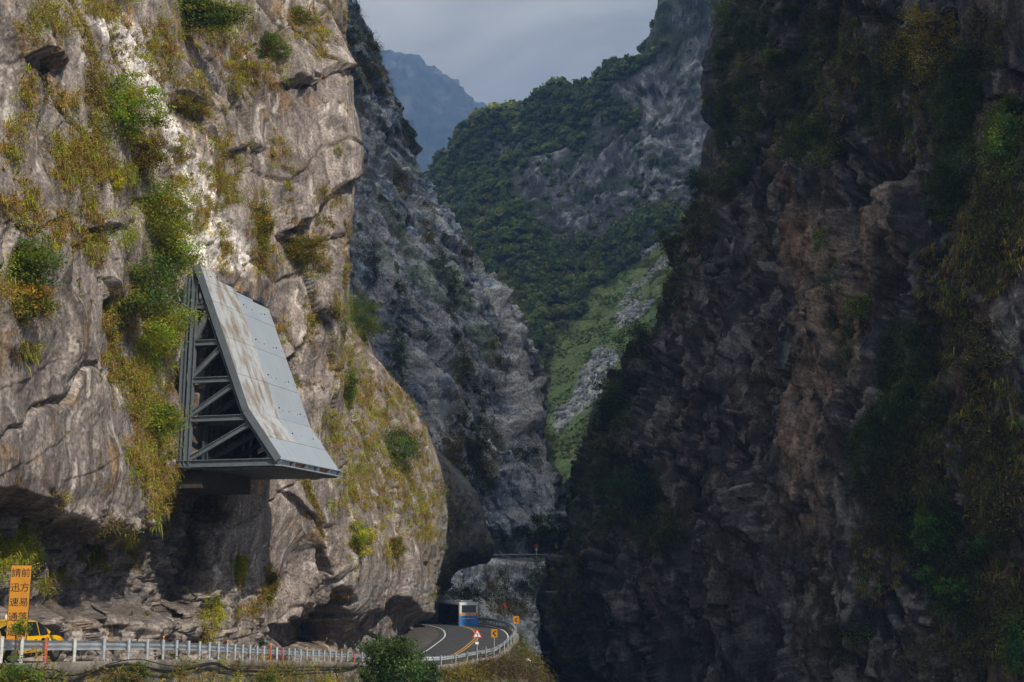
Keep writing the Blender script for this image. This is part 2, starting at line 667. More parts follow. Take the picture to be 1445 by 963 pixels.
# deep hollows only eat inwards along the view-independent face normal (mostly +x)
nav = NL.copy()
nav[..., 2] *= 0.4
edge_calm = 0.35 + 0.65 * sstep(1060, 930, py)
edge_calm = edge_calm * (1 - 0.6 * sstep(140, 172, SL[..., 1]))
SLd = SL + NL * (disp * edge_calm)[..., None]
back = np.stack([-0.55 * np.ones_like(px), 0.83 * np.ones_like(px), np.zeros_like(px)], -1)
SLd = SLd + back * push[..., None]

# colour of the stone, plus light and shade toned into recess, outcrop and lower buttress
n1 = rs(fbm(q / 6.0, 4, seed=50))
n2 = rs(fbm(q * np.array([1 / 0.7, 1 / 0.7, 1 / 22.0]), 4, seed=51))     # water streaks run down the face
n3 = rs(fbm(q * np.array([1 / 2.0, 1 / 2.0, 1 / 22.0]), 3, seed=52))
n4 = rs(fbm(pf / 1.7, 5, seed=53))
n5 = rs(fbm((q + warp * 2.0) * np.array([1 / 1.1, 1 / 1.1, 1 / 3.5]), 4, seed=54))


def lerp(a, b, t):
    return a + (np.array(b) - a) * t[..., None]


cl = np.ones((nr, nc, 3)) * np.array([0.208, 0.180, 0.164])
cl = lerp(cl, (0.118, 0.098, 0.088), sstep(0.05, 0.6, n1) * 0.8)
cl = lerp(cl, (0.29, 0.25, 0.222), sstep(0.0, 0.6, -n1) * 0.55)
cl = lerp(cl, (0.50, 0.46, 0.42), sstep(0.15, 0.5, n2) * sstep(-0.15, 0.3, n3) * 0.8)
cl = lerp(cl, (0.085, 0.075, 0.072), sstep(0.2, 0.55, -n2) * sstep(-0.2, 0.3, -n3) * 0.75)
cl = lerp(cl, (0.42, 0.38, 0.335), sstep(0.35, 0.55, n5) * 0.45)
cl = lerp(cl, (0.74, 0.70, 0.655), white * (0.6 + 0.4 * sstep(-0.35, 0.15, n4)))
cl = lerp(cl, (0.30, 0.19, 0.085), sstep(0.25, 0.7, n4 * 0.6 + n1 * 0.6) * 0.55)
recess_shade = sstep(-10, 12, rsd) * 0.75
cl = lerp(cl, (0.115, 0.105, 0.098), recess_shade * sstep(-0.5, 0.3, n4))  # shade under the overhang painted into the recess colour
outcrop_lift = sstep(600, 640, px) * sstep(500, 560, py)
cl = lerp(cl, (0.26, 0.26, 0.26), outcrop_lift * 0.8)  # shaded outcrop painted lighter to offset its deep shade
blue_shade = sstep(470, 520, px) * sstep(770, 830, py)
cl = lerp(cl, (0.24, 0.25, 0.265), blue_shade * 0.6 * sstep(-0.3, 0.3, n2))  # grey-blue shadow tint painted over the lower buttress
cl = lerp(cl, (0.06, 0.055, 0.05), (sstep(0.9, 0.98, lay) * 0.35 + 0.3 * sstep(0.04, 0.0, fbe)) * smooth * crk)

M_ROCK_L = mat_rock('weathered grey brown marble', (1, 1, 0.10), (0, 0, 0), 1.3, (0.60, 1.38), 5.0, 0.5, 0.12, 0.3)
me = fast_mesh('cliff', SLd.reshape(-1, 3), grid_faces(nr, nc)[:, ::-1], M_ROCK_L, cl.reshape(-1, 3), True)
cliffL = structure(link('sunlit_cliff', me))
CREASE = (((bul < 0.10) | ((lay > 0.93) & (crk > 0.4)) | ((fbe < 0.05) & (crk > 0.5)) | (med < 0.07)) & (rough < 0.6) & (slab < 0.3)).ravel()
LV, LN, LPX, LPY = SLd.reshape(-1, 3), grid_normals(SLd).reshape(-1, 3), px.ravel(), py.ravel()

# ================================================================== marble cliff behind the bend
sil = [(-500, 420), (-200, 452), (-60, 487), (0, 512), (60, 541), (120, 560), (180, 579), (240, 611), (330, 661), (400, 710), (460, 742), (540, 769),
       (600, 776), (660, 791), (720, 803), (748, 800), (770, 795), (787, 792), (792, 792), (840, 785), (890, 778), (1000, 770)]
rowsS = []
for y, xs in sil:
    ys = float(np.interp(y, [-500, 0, 240, 400, 600, 748], [395, 345, 322, 302, 288, 280]))
    yl = float(np.interp(y, [-500, 0, 400, 748], [300, 262, 244, 236]))
    d = 0.0
    if y in (770,):
        d = 9
    if y in (787,):
        d = 7
    if y >= 792:
        d = float(np.interp(y, [792, 840, 890, 1000], [-9, -20, -34, -44]))
    r = [(400, yl + d), (470, yl + 0.2 * (ys - yl) + d)]
    for f in (0.3, 0.62, 0.86, 1.0):
        r.append((470 + (xs - 470) * f, yl + (ys - yl) * (0.2 + 0.8 * f ** 1.3) + d))
    r += [(xs - 8, ys + 26 + d), (xs - 70, ys + 90 + d)]
    rowsS.append((y, r))
PS, QS = net(rowsS)
SS, TS = loft(PS, QS, [10, 20, 22, 26, 26, 26, 28, 40, 32, 28, 36, 28, 28, 28, 14, 12, 10, 4, 24, 24, 20], [20, 70, 90, 74, 50, 12, 8])
nr, nc = SS.shape[:2]
NS = grid_normals(SS)
px, py = TS[..., 0], TS[..., 1]
pf = SS.reshape(-1, 3)
warp = np.stack([fbm(pf / 26.0, 4, seed=s) for s in (61, 62, 63)], 1) * 7
q = pf + warp
# bedding dips down to the right in the face, as the ridge line does
sn = np.array([0.80, 0.10, 0.60])
q2 = pf + warp * 0.35
bed = q2 @ sn
along = q2 - np.outer(bed, sn)
qs = along * 0.3 + np.outer(bed, sn)
l1 = rs((bed / 9.0 + 0.5 * fbm(pf / 18, 3, seed=64)) % 1.0)
l2 = rs((bed / 3.1 + 0.6 * fbm(pf / 8, 3, seed=65)) % 1.0)
fa, fe, fid = facets(qs / 6.5, 14)
fb, fbe, _ = facets(qs / 2.2, 15)
big = rs(billow(q / np.array([30, 30, 48.0]), 3, seed=66))
fine = rs(fbm(qs / 1.6, 4, seed=67))
fa, fe, fb = rs(fa), rs(fe), rs(fb)
calm = sstep(786, 775, py) + sstep(790, 800, py)
disp = (0.4 - big) * 1.5 + (l1 - 0.5) * 1.6 + (l2 - 0.5) * 0.9 + fa * 3.4 + fb * 1.3 + rs(facets(qs / 0.9, 16)[0]) * 0.5 + fine * 0.3
RIB = [(698, 398), (720, 412), (742, 455), (768, 540), (772, 598), (740, 606), (725, 590), (732, 520), (712, 440)]
wob = rs(fbm(pf / 9.0, 4, seed=68)) * 10
ribd = poly_sd(px + wob, py + wob, RIB)
disp += 4.0 * sstep(-4, 10, ribd) - 3.2
disp *= calm * np.interp(py, [700, 790], [1, 0.7])
SSd = SS + NS * disp[..., None]
n1 = rs(fbm(q / 22.0, 4, seed=70))
n2 = rs(fbm(qs / 7.0, 5, seed=71))
n3 = rs(fbm(qs / 2.5, 5, seed=72))
n6 = rs(fbm(qs / 1.3, 4, seed=77))
n7 = rs(fbm((pf + warp * 1.5) / np.array([9.0, 9.0, 16.0]), 4, seed=78))
cl = np.ones((nr, nc, 3)) * np.array([0.120, 0.138, 0.165])
cl = lerp(cl, (0.042, 0.045, 0.05), sstep(0.2, 0.6, n1 + 0.3 * n2) * 0.7)
cl = lerp(cl, (0.25, 0.275, 0.305), sstep(0.0, 0.35, n2 - 0.35 * n1 + 0.3 * n7) * 0.85)
cl = lerp(cl, (0.36, 0.365, 0.37), sstep(0.10, 0.30, n3 + 0.35 * n7 - 0.2 * n1) * 0.9)
cl = lerp(cl, (0.02, 0.021, 0.024), sstep(0.22, 0.42, -n6 - 0.2 * n7) * 0.8)
cl = lerp(cl, (0.095, 0.08, 0.06), sstep(0.3, 0.6, rs(fbm(q / 12, 4, seed=73))) * 0.4)
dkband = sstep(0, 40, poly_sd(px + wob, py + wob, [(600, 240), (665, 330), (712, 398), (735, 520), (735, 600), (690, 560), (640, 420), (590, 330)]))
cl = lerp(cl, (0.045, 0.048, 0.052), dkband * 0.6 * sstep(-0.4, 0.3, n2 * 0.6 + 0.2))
cl = lerp(cl, (0.32, 0.285, 0.25), sstep(-3, 6, ribd) * (0.55 + 0.45 * sstep(-0.2, 0.15, n3)))  # weak sunlight on the rib painted as a beige patch
cl = lerp(cl, (0.05, 0.065, 0.028), sstep(0.22, 0.5, rs(fbm(q / 14 + 9, 4, seed=74))) * 0.65 * sstep(0.0, 0.4, fa + 0.3))
cl = lerp(cl, (0.33, 0.335, 0.34), sstep(800, 815, py) * sstep(0.0, 0.35, rs(billow((q) / np.array([6, 6, 3.0]), 3, seed=75)) * -1 + 0.5) * 0.6)
cl = lerp(cl, (0.05, 0.05, 0.05), sstep(752, 764, py) * sstep(792, 786, py) * 0.6)  # shade painted into the undercut above the far road
n5 = rs(perlin(along * 0.06 + np.outer(bed, sn) * 0.75 + warp * 0.1, 76))
cl *= (1 + 0.55 * np.clip(n5, -0.9, 0.9))[..., None]
cl = np.clip(cl * 4.3, 0, 0.82)
M_ROCK_S = mat_rock('bedded blue grey marble', (0.22, 0.22, 1), (0, math.radians(52), 0), 0.5, (0.55, 1.45), 2.0, 0.9, 0.6, 0.6)
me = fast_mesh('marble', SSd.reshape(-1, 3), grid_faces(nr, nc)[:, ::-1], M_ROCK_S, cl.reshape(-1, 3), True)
cliffS = structure(link('marble_cliff', me))
SV, SN_, SPX, SPY = SSd.reshape(-1, 3), grid_normals(SSd).reshape(-1, 3), px.ravel(), py.ravel()

# ================================================================== shaded right cliff with an unseen mountain mass added on top for shade
silR = [(-260, 990), (-60, 1000), (0, 1004), (60, 1010), (130, 1015), (200, 1018), (260, 986), (340, 950), (400, 935), (450, 915), (520, 876), (560, 860),
        (600, 840), (660, 815), (740, 800), (790, 786), (850, 771), (900, 776), (963, 790), (1060, 800), (1200, 812)]


def wpt(x, y, z):
    d = y * CP + z * SP
    return ((x, y, z), (CX + FPX * x / d, CY - FPX * (z * CP - y * SP) / d))


PR, QR = [], []


def rrow(pts):
    PR.append([p for p, _ in pts])
    QR.append([q_ for _, q_ in pts])


rrow([wpt(330, 620, 1050), wpt(260, 420, 1050), wpt(255, 380, 1060), wpt(258, 350, 1060), wpt(262, 320, 1060), wpt(270, 290, 1060), wpt(280, 250, 1060), wpt(300, 220, 1060), wpt(320, 215, 1060), wpt(350, 218, 1060), wpt(500, 240, 1080), wpt(900, 320, 1100)])  # unseen upper mass, raised high to shade the marble cliff and valley
rrow([wpt(260, 560, 700), wpt(160, 320, 620), wpt(140, 265, 620), wpt(140, 235, 620), wpt(140, 205, 620), wpt(140, 180, 620), wpt(142, 158, 620), wpt(148, 140, 620), wpt(160, 138, 620), wpt(180, 140, 620), wpt(300, 165, 660), wpt(900, 270, 720)])
rrow([wpt(200, 480, 380), wpt(88, 265, 330), wpt(62, 205, 330), wpt(60, 180, 330), wpt(58, 150, 330), wpt(58, 125, 330), wpt(59, 104, 330), wpt(63, 96, 330), wpt(70, 95, 330), wpt(82, 98, 330), wpt(200, 125, 380), wpt(900, 250, 420)])
for y, xs in silR:
    xs += float(np.interp(y, [0, 200, 300, 700, 800], [52, 46, 26, 22, 8]))
    Ys = float(np.interp(y, [-260, 200, 500, 963, 1200], [188, 190, 196, 204, 208]))
    back = pix(xs + 40, y, Ys + 55)
    back2 = pix(xs + 160, y, Ys + 240)
    r = [(back2, (xs + 160, y)), (back, (xs + 40, y)), (pix(xs, y, Ys), (xs, y))]
    for f, Yf in ((0.2, 0.63), (0.42, 0.36), (0.68, 0.158), (1.0, 0.0)):
        X = xs + (1450 - xs) * f
        Yv = 92 + (Ys - 92) * Yf
        r.append((pix(X, y, Yv), (X, y)))
    r.append((pix(1600, y, 85), (1600, y)))
    zz = pix(1600, y, 85)[2]
    r.append(wpt(48.5, 83.5, zz))
    r.append(wpt(60, 87, zz))
    r.append(wpt(150, 115, zz))
    r.append(wpt(900, 250, zz))
    rrow(r)
PR, QR = np.array(PR), np.array(QR)
SR, TR = loft(PR, QR, [10, 12, 14] + [16, 22, 30, 34, 34, 30, 36, 30, 26, 36, 22, 22, 30, 36, 26, 28, 26, 30, 10, 6], [8, 20, 90, 100, 110, 110, 24, 8, 8, 12, 6])
nr, nc = SR.shape[:2]
NR = grid_normals(SR)
px, py = TR[..., 0], TR[..., 1]
pf = SR.reshape(-1, 3)
warp = np.stack([fbm(pf / 16.0, 4, seed=s) for s in (81, 82, 83)], 1) * 5
q = pf + warp
sn = np.array([0.25, -0.78, 0.57])
bed = q @ sn
qs = (pf + warp * 0.22) @ np.array([[1, 0, 0], [0, 0.92, 0.12], [0, -0.38, 0.30]])
big = rs(billow(q / np.array([14, 14, 46.0]), 3, seed=84))
med = rs(billow(q / np.array([5.0, 5.0, 15.0]), 3, seed=85))
fa, fe, _ = facets(qs / 5.5, 24)
fb, fbe, _ = facets(qs / 1.7, 25)
fa, fe, fb = rs(fa), rs(fe), rs(fb)
fine = rs(fbm(pf / 1.1, 4, seed=86))
near = sstep(300, 180, rs(np.linalg.norm(pf, axis=1)))
fc, _, _ = facets(pf * np.array([1.1, 1.1, 0.32]), 26)
disp = (0.42 - big) * 4.5 + (0.4 - med) * 0.6 + fa * 2.6 + fb * 0.9 + (rs(billow((pf + warp * 0.6) / np.array([2.6, 2.6, 26.0]), 2, seed=89)) - 0.35) * 0.7 + rs(fc) * 0.4 + fine * 0.2
far_d = rs(fbm(pf / 120.0, 5, seed=87)) * 45
wobr = rs(fbm(pf / 6.0, 4, seed=88)) * 14
HOLLOW = [(1150, 270), (1205, 205), (1270, 215), (1305, 235), (1280, 300), (1240, 345), (1205, 385), (1160, 350)]
RIBR = [(1300, 240), (1312, 300), (1290, 400), (1255, 470), (1235, 450), (1262, 360), (1275, 290)]
BULG = [(1035, 640), (1060, 670), (1085, 720), (1090, 760), (1060, 770), (1035, 720)]
disp += -5.0 * sstep(-6, 40, poly_sd(px + wobr, py + wobr, HOLLOW)) + 3.0 * sstep(-6, 16, poly_sd(px + wobr, py + wobr, RIBR))
disp += 2.6 * sstep(-4, 16, poly_sd(px + wobr, py + wobr, BULG))
disp = disp * (1 - 0.6 * sstep(1360, 1440, px))
SRd = SR + NR * (disp * near + far_d * (1 - near))[..., None]
n1 = rs(fbm(q / 14.0, 4, seed=90))
n2 = rs(fbm(q * np.array([1 / 1.6, 1 / 1.6, 1 / 9.0]), 5, seed=91))
n3 = rs(fbm(qs / np.array([1.2, 1.2, 1.6]), 5, seed=92))
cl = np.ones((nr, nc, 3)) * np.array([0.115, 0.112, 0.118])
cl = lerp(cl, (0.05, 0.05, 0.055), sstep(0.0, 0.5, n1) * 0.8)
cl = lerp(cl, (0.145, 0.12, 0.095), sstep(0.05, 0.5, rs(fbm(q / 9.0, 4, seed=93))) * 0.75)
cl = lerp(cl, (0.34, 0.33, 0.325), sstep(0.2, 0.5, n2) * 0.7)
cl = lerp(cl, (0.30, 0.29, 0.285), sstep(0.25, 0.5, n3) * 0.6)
TAN = [(1120, 300), (1170, 290), (1205, 390), (1262, 300), (1312, 260), (1300, 380), (1260, 470), (1210, 560), (1190, 640), (1165, 700), (1130, 790), (1105, 760), (1110, 640), (1130, 520), (1125, 400)]
tan = sstep(-14, 30, poly_sd(px + wobr * 2, py + wobr * 2, TAN))
cl = lerp(cl, (0.42, 0.33, 0.26), tan * 0.75 * sstep(-0.5, 0.2, n2 + 0.2))
RUST = [(1095, 165), (1115, 180), (1118, 240), (1150, 300), (1165, 390), (1140, 400), (1120, 330), (1100, 240)]
cl = lerp(cl, (0.27, 0.14, 0.06), sstep(-4, 10, poly_sd(px + wobr, py + wobr, RUST)) * 0.35)
BLU = [(1080, 800), (1120, 830), (1150, 963), (900, 963), (930, 850), (960, 800)]
cl = lerp(cl, (0.20, 0.215, 0.235), sstep(-20, 40, poly_sd(px + wobr * 2, py + wobr * 2, BLU)) * 0.5 * sstep(-0.2, 0.4, n2))
cl = lerp(cl, (0.18, 0.115, 0.06), sstep(1320, 1400, px) * 0.5 * sstep(-0.2, 0.4, n1))
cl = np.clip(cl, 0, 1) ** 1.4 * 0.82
M_ROCK_R = mat_rock('dark foliated schist', (1, 1, 0.13), (0, 0, 0), 1.0, (0.5, 1.5), 3.2, 0.9, 0.35, 0.3)
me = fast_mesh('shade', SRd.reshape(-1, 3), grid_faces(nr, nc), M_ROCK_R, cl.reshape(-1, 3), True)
cliffR = structure(link('shaded_cliff', me))
RV, RN, RPX, RPY = SRd.reshape(-1, 3), -grid_normals(SRd).reshape(-1, 3), px.ravel(), py.ravel()

# ================================================================== forested mountain closing the valley
MC = {  # column: [(py, Y)] ridge first
    520: [(330, 1150), (380, 1050), (430, 950), (520, 850), (640, 720), (760, 600), (860, 560)],
    610: [(250, 1080), (300, 1000), (370, 900), (470, 780), (600, 640), (740, 520), (850, 480)],
    690: [(188, 1020), (240, 940), (330, 840), (440, 740), (590, 600), (740, 450), (850, 410)],
    780: [(151, 990), (200, 920), (290, 850), (400, 770), (550, 610), (720, 430), (850, 390)],
    860: [(122, 960), (180, 890), (300, 840), (370, 800), (500, 630), (700, 420), (850, 380)],
    905: [(96, 940), (170, 885), (290, 835), (350, 800), (480, 630), (690, 420), (850, 380)],
    924: [(40, 930), (150, 885), (280, 830), (335, 800), (460, 630), (680, 420), (850, 380)],
    940: [(-30, 930), (130, 885), (270, 830), (325, 800), (450, 630), (670, 420), (850, 380)],
    1010: [(-170, 940), (80, 890), (240, 820), (300, 790), (420, 630), (650, 420), (850, 380)],
    1110: [(-260, 950), (40, 890), (200, 820), (270, 790), (380, 640), (640, 430), (850, 390)],
    1280: [(-320, 970), (0, 900), (150, 840), (240, 800), (350, 650), (640, 450), (850, 400)],
}
ks = sorted(MC)
PM, QM = [], []
for r in range(-1, 7):
    rp, rq = [], []
    for k in ks:
        y, Y = MC[k][max(r, 0)]
        if r < 0:
            p = np.array(pix(k, y, Y)) + np.array([10, 260, -90])
            rp.append(p)
            rq.append((k, y - 10))
        else:
            rp.append(pix(k, y, Y))
            rq.append((k, y))
    PM.append(rp)
    QM.append(rq)
PM, QM = np.array(PM, float), np.array(QM, float)
SM, TM = loft(PM, QM, [10, 44, 66, 60, 70, 50, 14], [16, 36, 44, 40, 30, 20, 20, 40, 30, 14])
nr, nc = SM.shape[:2]
NM = grid_normals(SM)
px, py = TM[..., 0], TM[..., 1]
pf = SM.reshape(-1, 3)
warp = np.stack([fbm(pf / 60.0, 3, seed=s) for s in (101, 102, 103)], 1) * 14
q = pf + warp
wobm = rs(fbm(pf / 30.0, 4, seed=104)) * 18
FACE = [(715, 235), (760, 215), (830, 200), (880, 165), (905, 120), (925, 20), (945, -60), (1100, -60), (1100, 300), (960, 300), (900, 335), (830, 345), (770, 330), (730, 290)]
face = sstep(-26, 26, poly_sd(px + wobm * 1.6, py + wobm * 1.6, FACE))
SCREE = [(842, 486), (868, 490), (876, 515), (846, 562), (816, 592), (800, 604), (783, 612), (778, 600), (800, 565), (822, 528)]
SCR2 = [(1000, 295), (950, 330), (905, 352), (890, 364), (897, 368), (930, 350), (1000, 318)]
SCR3 = [(948, 356), (915, 392), (885, 416), (870, 430), (875, 432), (900, 412), (930, 386), (952, 362)]
SCR4 = [(820, 640), (842, 622), (850, 645), (830, 665), (818, 655)]
SCR5 = [(866, 440), (920, 420), (910, 440), (880, 470)]
scree = 0
for pl, wb in ((SCREE, 0.35), (SCR2, 0.3), (SCR3, 0.25), (SCR4, 0.35), (SCR5, 0.8)):
    scree = np.maximum(scree, sstep(-3, 4, poly_sd(px + wobm * wb, py + wobm * wb, pl)))
FAN = [(1000, 300), (930, 345), (850, 400), (800, 455), (765, 540), (770, 640), (800, 720), (1000, 720)]
fan = sstep(-12, 12, poly_sd(px + wobm * 0.5, py + wobm * 0.5, FAN))
fa, fe, _ = facets(q / np.array([14, 14, 20.0]), 34)
fb, _, _ = facets(q / np.array([5, 5, 8.0]), 35)
fa, fb = rs(fa), rs(fb)
gul = rs(billow(q / np.array([60, 60, 200.0]), 3, seed=105))
disp = (gul - 0.4) * 16 * (1 - fan * 0.8) + face * (fa * 4.5 + fb * 2.0) + (1 - face) * rs(fbm(pf / 12, 4, seed=106)) * 2.0 + scree * fb * 1.2
ridge = sstep(0, 30, np.arange(nr))[:, None]
SMd = SM + NM * (disp * (0.25 + 0.75 * ridge))[..., None]
n1 = rs(fbm(q / np.array([25, 25, 50.0]), 5, seed=107))
n2 = rs(fbm(q / np.array([5, 5, 22.0]), 5, seed=108))
cl = np.ones((nr, nc, 3)) * np.array([0.045, 0.06, 0.025])
rock = np.ones_like(cl) * np.array([0.15, 0.155, 0.165])
rock = lerp(rock, (0.075, 0.08, 0.085), sstep(0.0, 0.5, n1) * 0.8)
WST = [(905, 170), (935, 155), (990, 100), (1010, 120), (985, 150), (950, 200), (915, 250), (900, 260), (920, 210)]
rock = lerp(rock, (0.40, 0.41, 0.40), sstep(0.15, 0.5, n2 - 0.4 * n1 - 0.1 + 0.35 * sstep(-20, 10, poly_sd(px + wobm, py + wobm, WST))) * 0.8)
rock = lerp(rock, (0.055, 0.075, 0.035), sstep(0.0, 0.35, rs(fbm(q / 18.0, 4, seed=109))) * 0.85)
cl = cl + (rock - cl) * face[..., None]
grass = np.ones_like(cl) * np.array([0.12, 0.175, 0.05])
grass = lerp(grass, (0.16, 0.16, 0.06), sstep(0.0, 0.5, n2) * 0.7)
cl = cl + (grass - cl) * (fan * (1 - face))[..., None]
cl = lerp(cl, (0.42, 0.42, 0.41), scree * sstep(-0.45, -0.05, n2) * 0.95)
M_ROCK_M = mat_rock('mountain soil and rock', (1, 1, 0.4), (0, 0, 0), 0.12, (0.7, 1.3), 0.6, 0.7, 1.5, 0.8)
me = fast_mesh('mountain', SMd.reshape(-1, 3), grid_faces(nr, nc)[:, ::-1], M_ROCK_M, cl.reshape(-1, 3), True)
mountM = structure(link('forested_mountain', me))
MV, MN, MPX, MPY = SMd.reshape(-1, 3), grid_normals(SMd).reshape(-1, 3), px.ravel(), py.ravel()
M_face, M_fan, M_scree = face.ravel(), fan.ravel(), scree.ravel()

# ================================================================== far mountain
rid = [(380, -40), (470, 30), (530, 68), (560, 84), (598, 96), (630, 116), (668, 142), (708, 172), (752, 212), (810, 260), (900, 330), (1050, 420)]
PF = []
for r in range(5):
    row = []
    for x, y in rid:
        p = np.array(pix(x, y, 3300))
        if r == 0:
            p = p + np.array([0, 500, -200])
        elif r >= 2:
            f = (0, 0, 0.3, 0.65, 1.0)[r]
            p = np.array([p[0] * (1 - 0.1 * f), 3300 - 900 * f, p[2] * (1 - f) + -40 * f])
        row.append(p)
    PF.append(row)
PF = np.array(PF)
SF, _ = loft(PF, PF[..., :2], [10, 60, 50, 20], [16, 16, 14, 20, 18, 18, 22, 22, 18, 14, 10])
nr, nc = SF.shape[:2]
NF = grid_normals(SF)
pf = SF.reshape(-1, 3)
rg = rs(billow(pf / np.array([260, 260, 600.0]), 4, seed=120))
SFd = SF + NF * ((rg - 0.4) * 40 + rs(fbm(pf / 30, 4, seed=121)) * 14)[..., None]
n1 = rs(fbm(pf / 60, 5, seed=122))
cl = np.ones((nr, nc, 3)) * np.array([0.022, 0.03, 0.018])
cl = lerp(cl, (0.08, 0.09, 0.08), sstep(0.2, 0.6, n1) * 0.6)
me = fast_mesh('far', SFd.reshape(-1, 3), grid_faces(nr, nc)[:, ::-1], M_ROCK_M, cl.reshape(-1, 3), True)
mountF = structure(link('far_mountain', me))

# ================================================================== river bed and the slope under the road
M_GROUND = mat_plain('river gravel', (0.16, 0.16, 0.155), 0.9, 0, 0.35, 0.3, 0.3)
b = MB()
b.add([(-9000, -3000, -46), (9000, -3000, -46), (9000, 16000, -46), (-9000, 16000, -46)], [(0, 1, 2, 3)])
structure(b.build('ground', M_GROUND))

offs = [(-0.42, -0.35), (-0.6, -1.2), (-1.0, -2.0), (-2.4, -3.3), (-4.5, -6.5), (-8, -14), (-13, -24), (-20, -37), (-26, -50)]
ns = 260
V = np.array([[rail_at(s, o, dz)[0] for o, dz in offs] for s in np.linspace(0, RS[-1], ns)])
_Wo = crm(len(offs), seg_samples([3, 5, 10, 14, 16, 12, 10, 6]))
V = np.einsum('ba,sak->sbk', _Wo, V)
nr, nc = V.shape[:2]
nn = -grid_normals(V)
nn = np.where(nn[..., 2:3] < 0, -nn, nn)
dd = rs(fbm(V.reshape(-1, 3) / 2.2, 5, seed=130)) * 0.5
dd *= np.clip(np.arange(nc) / 14.0, 0, 1)[None, :]
V = V + nn * dd[..., None]
n1 = rs(fbm(V.reshape(-1, 3) / 1.5, 5, seed=131))
cl = np.ones((nr, nc, 3)) * np.array([0.14, 0.12, 0.09])
cl = lerp(cl, (0.08, 0.085, 0.04), sstep(-0.1, 0.4, n1) * 0.8)
cl = lerp(cl, (0.26, 0.24, 0.21), sstep(0.2, 0.5, -n1) * 0.7)
M_SLOPE = mat_rock('earth bank', (1, 1, 1), (0, 0, 0), 0.8, (0.75, 1.25), 3.0, 0.6, 0.2, 0.3)
me = fast_mesh('slope', V.reshape(-1, 3), grid_faces(nr, nc), M_SLOPE, cl.reshape(-1, 3), True)
slope = structure(link('slope', me))
BV_, BN_ = V.reshape(-1, 3), nn.reshape(-1, 3)

# ray-cast helper: the real surface point behind a photo pixel
TREES = {}
for nm, o in (('L', cliffL), ('S', cliffS), ('R', cliffR), ('M', mountM), ('B', slope)):
    me = o.data
    vv = np.empty(len(me.vertices) * 3, np.float32)
    me.vertices.foreach_get('co', vv)
    TREES[nm] = BVHTree.FromPolygons(vv.reshape(-1, 3).tolist(), [tuple(p.vertices) for p in me.polygons])


def hit(key, px, py):
    loc, nor, _, d = TREES[key].ray_cast(Vector((0, 0, 0)), ray(px, py))
    if loc is None:
        return None, None
    if nor.dot(ray(px, py)) > 0:
        nor = -nor
    return loc, nor


def ground_below(c, fallback):
    """the bank straight under a point"""
    loc, _, _, _ = TREES['B'].ray_cast(Vector((c[0], c[1], c[2] + 1.5)), Vector((0, 0, -1)))
    if loc is None or c[2] - loc.z > 12:
        return c + Vector((0, 0, -fallback))
    return loc - Vector((0, 0, 0.05)) if loc.z < c[2] - 0.1 else c + Vector((0, 0, -0.2))
# ================================================================== plants
M_LEAF = mat_leaf('leaf', 0.42)
M_GRASS = mat_leaf('grass blade', 0.3)
M_BARK = mat_plain('bark', (0.10, 0.08, 0.06), 0.9, 0, 0.35, 6.0, 0.3)
PRNG = np.random.RandomState(77)


def unit(a):
    return a / (np.linalg.norm(a, axis=1)[:, None] + 1e-9)


def leaf_quads(C, L, W, col, up=0.5, rng=PRNG, axis=None):
    n = len(C)
    nrm = unit(rng.normal(size=(n, 3)) + np.array([0, 0, up * 2]))
    d = unit(np.cross(nrm, rng.normal(size=(n, 3)))) if axis is None else unit(axis)
    s = unit(np.cross(nrm, d))
    L = np.broadcast_to(np.asarray(L, float), (n,))[:, None]
    W = np.broadcast_to(np.asarray(W, float), (n,))[:, None]
    V = np.stack([C - d * L / 2, C + s * W / 2 - nrm * L * 0.08, C + d * L / 2 - nrm * L * 0.12, C - s * W / 2 - nrm * L * 0.08], 1)
    F = np.arange(n * 4).reshape(n, 4)
    return V.reshape(-1, 3), F, np.repeat(col, 4, axis=0)


def crown(rad, n_clump, n_leaf, leaf, base_col, seed, loose=0.3, tone=0.35):
    """foliage of many separate leaves in clumps; rad = (rx, ry, rz)"""
    rng = np.random.RandomState(seed)
    rad = np.array(rad)
    dirs = unit(rng.normal(size=(n_clump, 3)))
    rr = rng.rand(n_clump) ** 0.45
    cc = dirs * rr[:, None] * rad * (1 - loose * 0.35)
    cc += rng.normal(size=(n_clump, 3)) * rad * 0.08
    csz = (0.16 + 0.2 * rng.rand(n_clump)) * (0.7 + loose)
    k = np.repeat(np.arange(n_clump), n_leaf)
    g = rng.normal(size=(len(k), 3)) * np.array([1, 1, 0.62])
    C = cc[k] + g * csz[k][:, None] * rad * 0.62
    tonec = 1 + tone * rng.normal(size=n_clump)
    hue = rng.normal(size=(n_clump, 1)) * 0.16
    col = np.array(base_col)[None, :] * np.clip(tonec, 0.4, 1.9)[k][:, None] * (0.8 + 0.4 * rng.rand(len(k)))[:, None]
    col[:, 0] *= np.clip(1 + hue[k][:, 0] * 1.5, 0.5, 1.6)
    col[:, 2] *= np.clip(1 - hue[k][:, 0], 0.5, 1.6)
    V, F, c = leaf_quads(C, leaf * (0.7 + 0.6 * rng.rand(len(C))), leaf * 0.55, np.clip(col, 0.004, 0.6), 0.5, rng)
    return V, F, c, cc


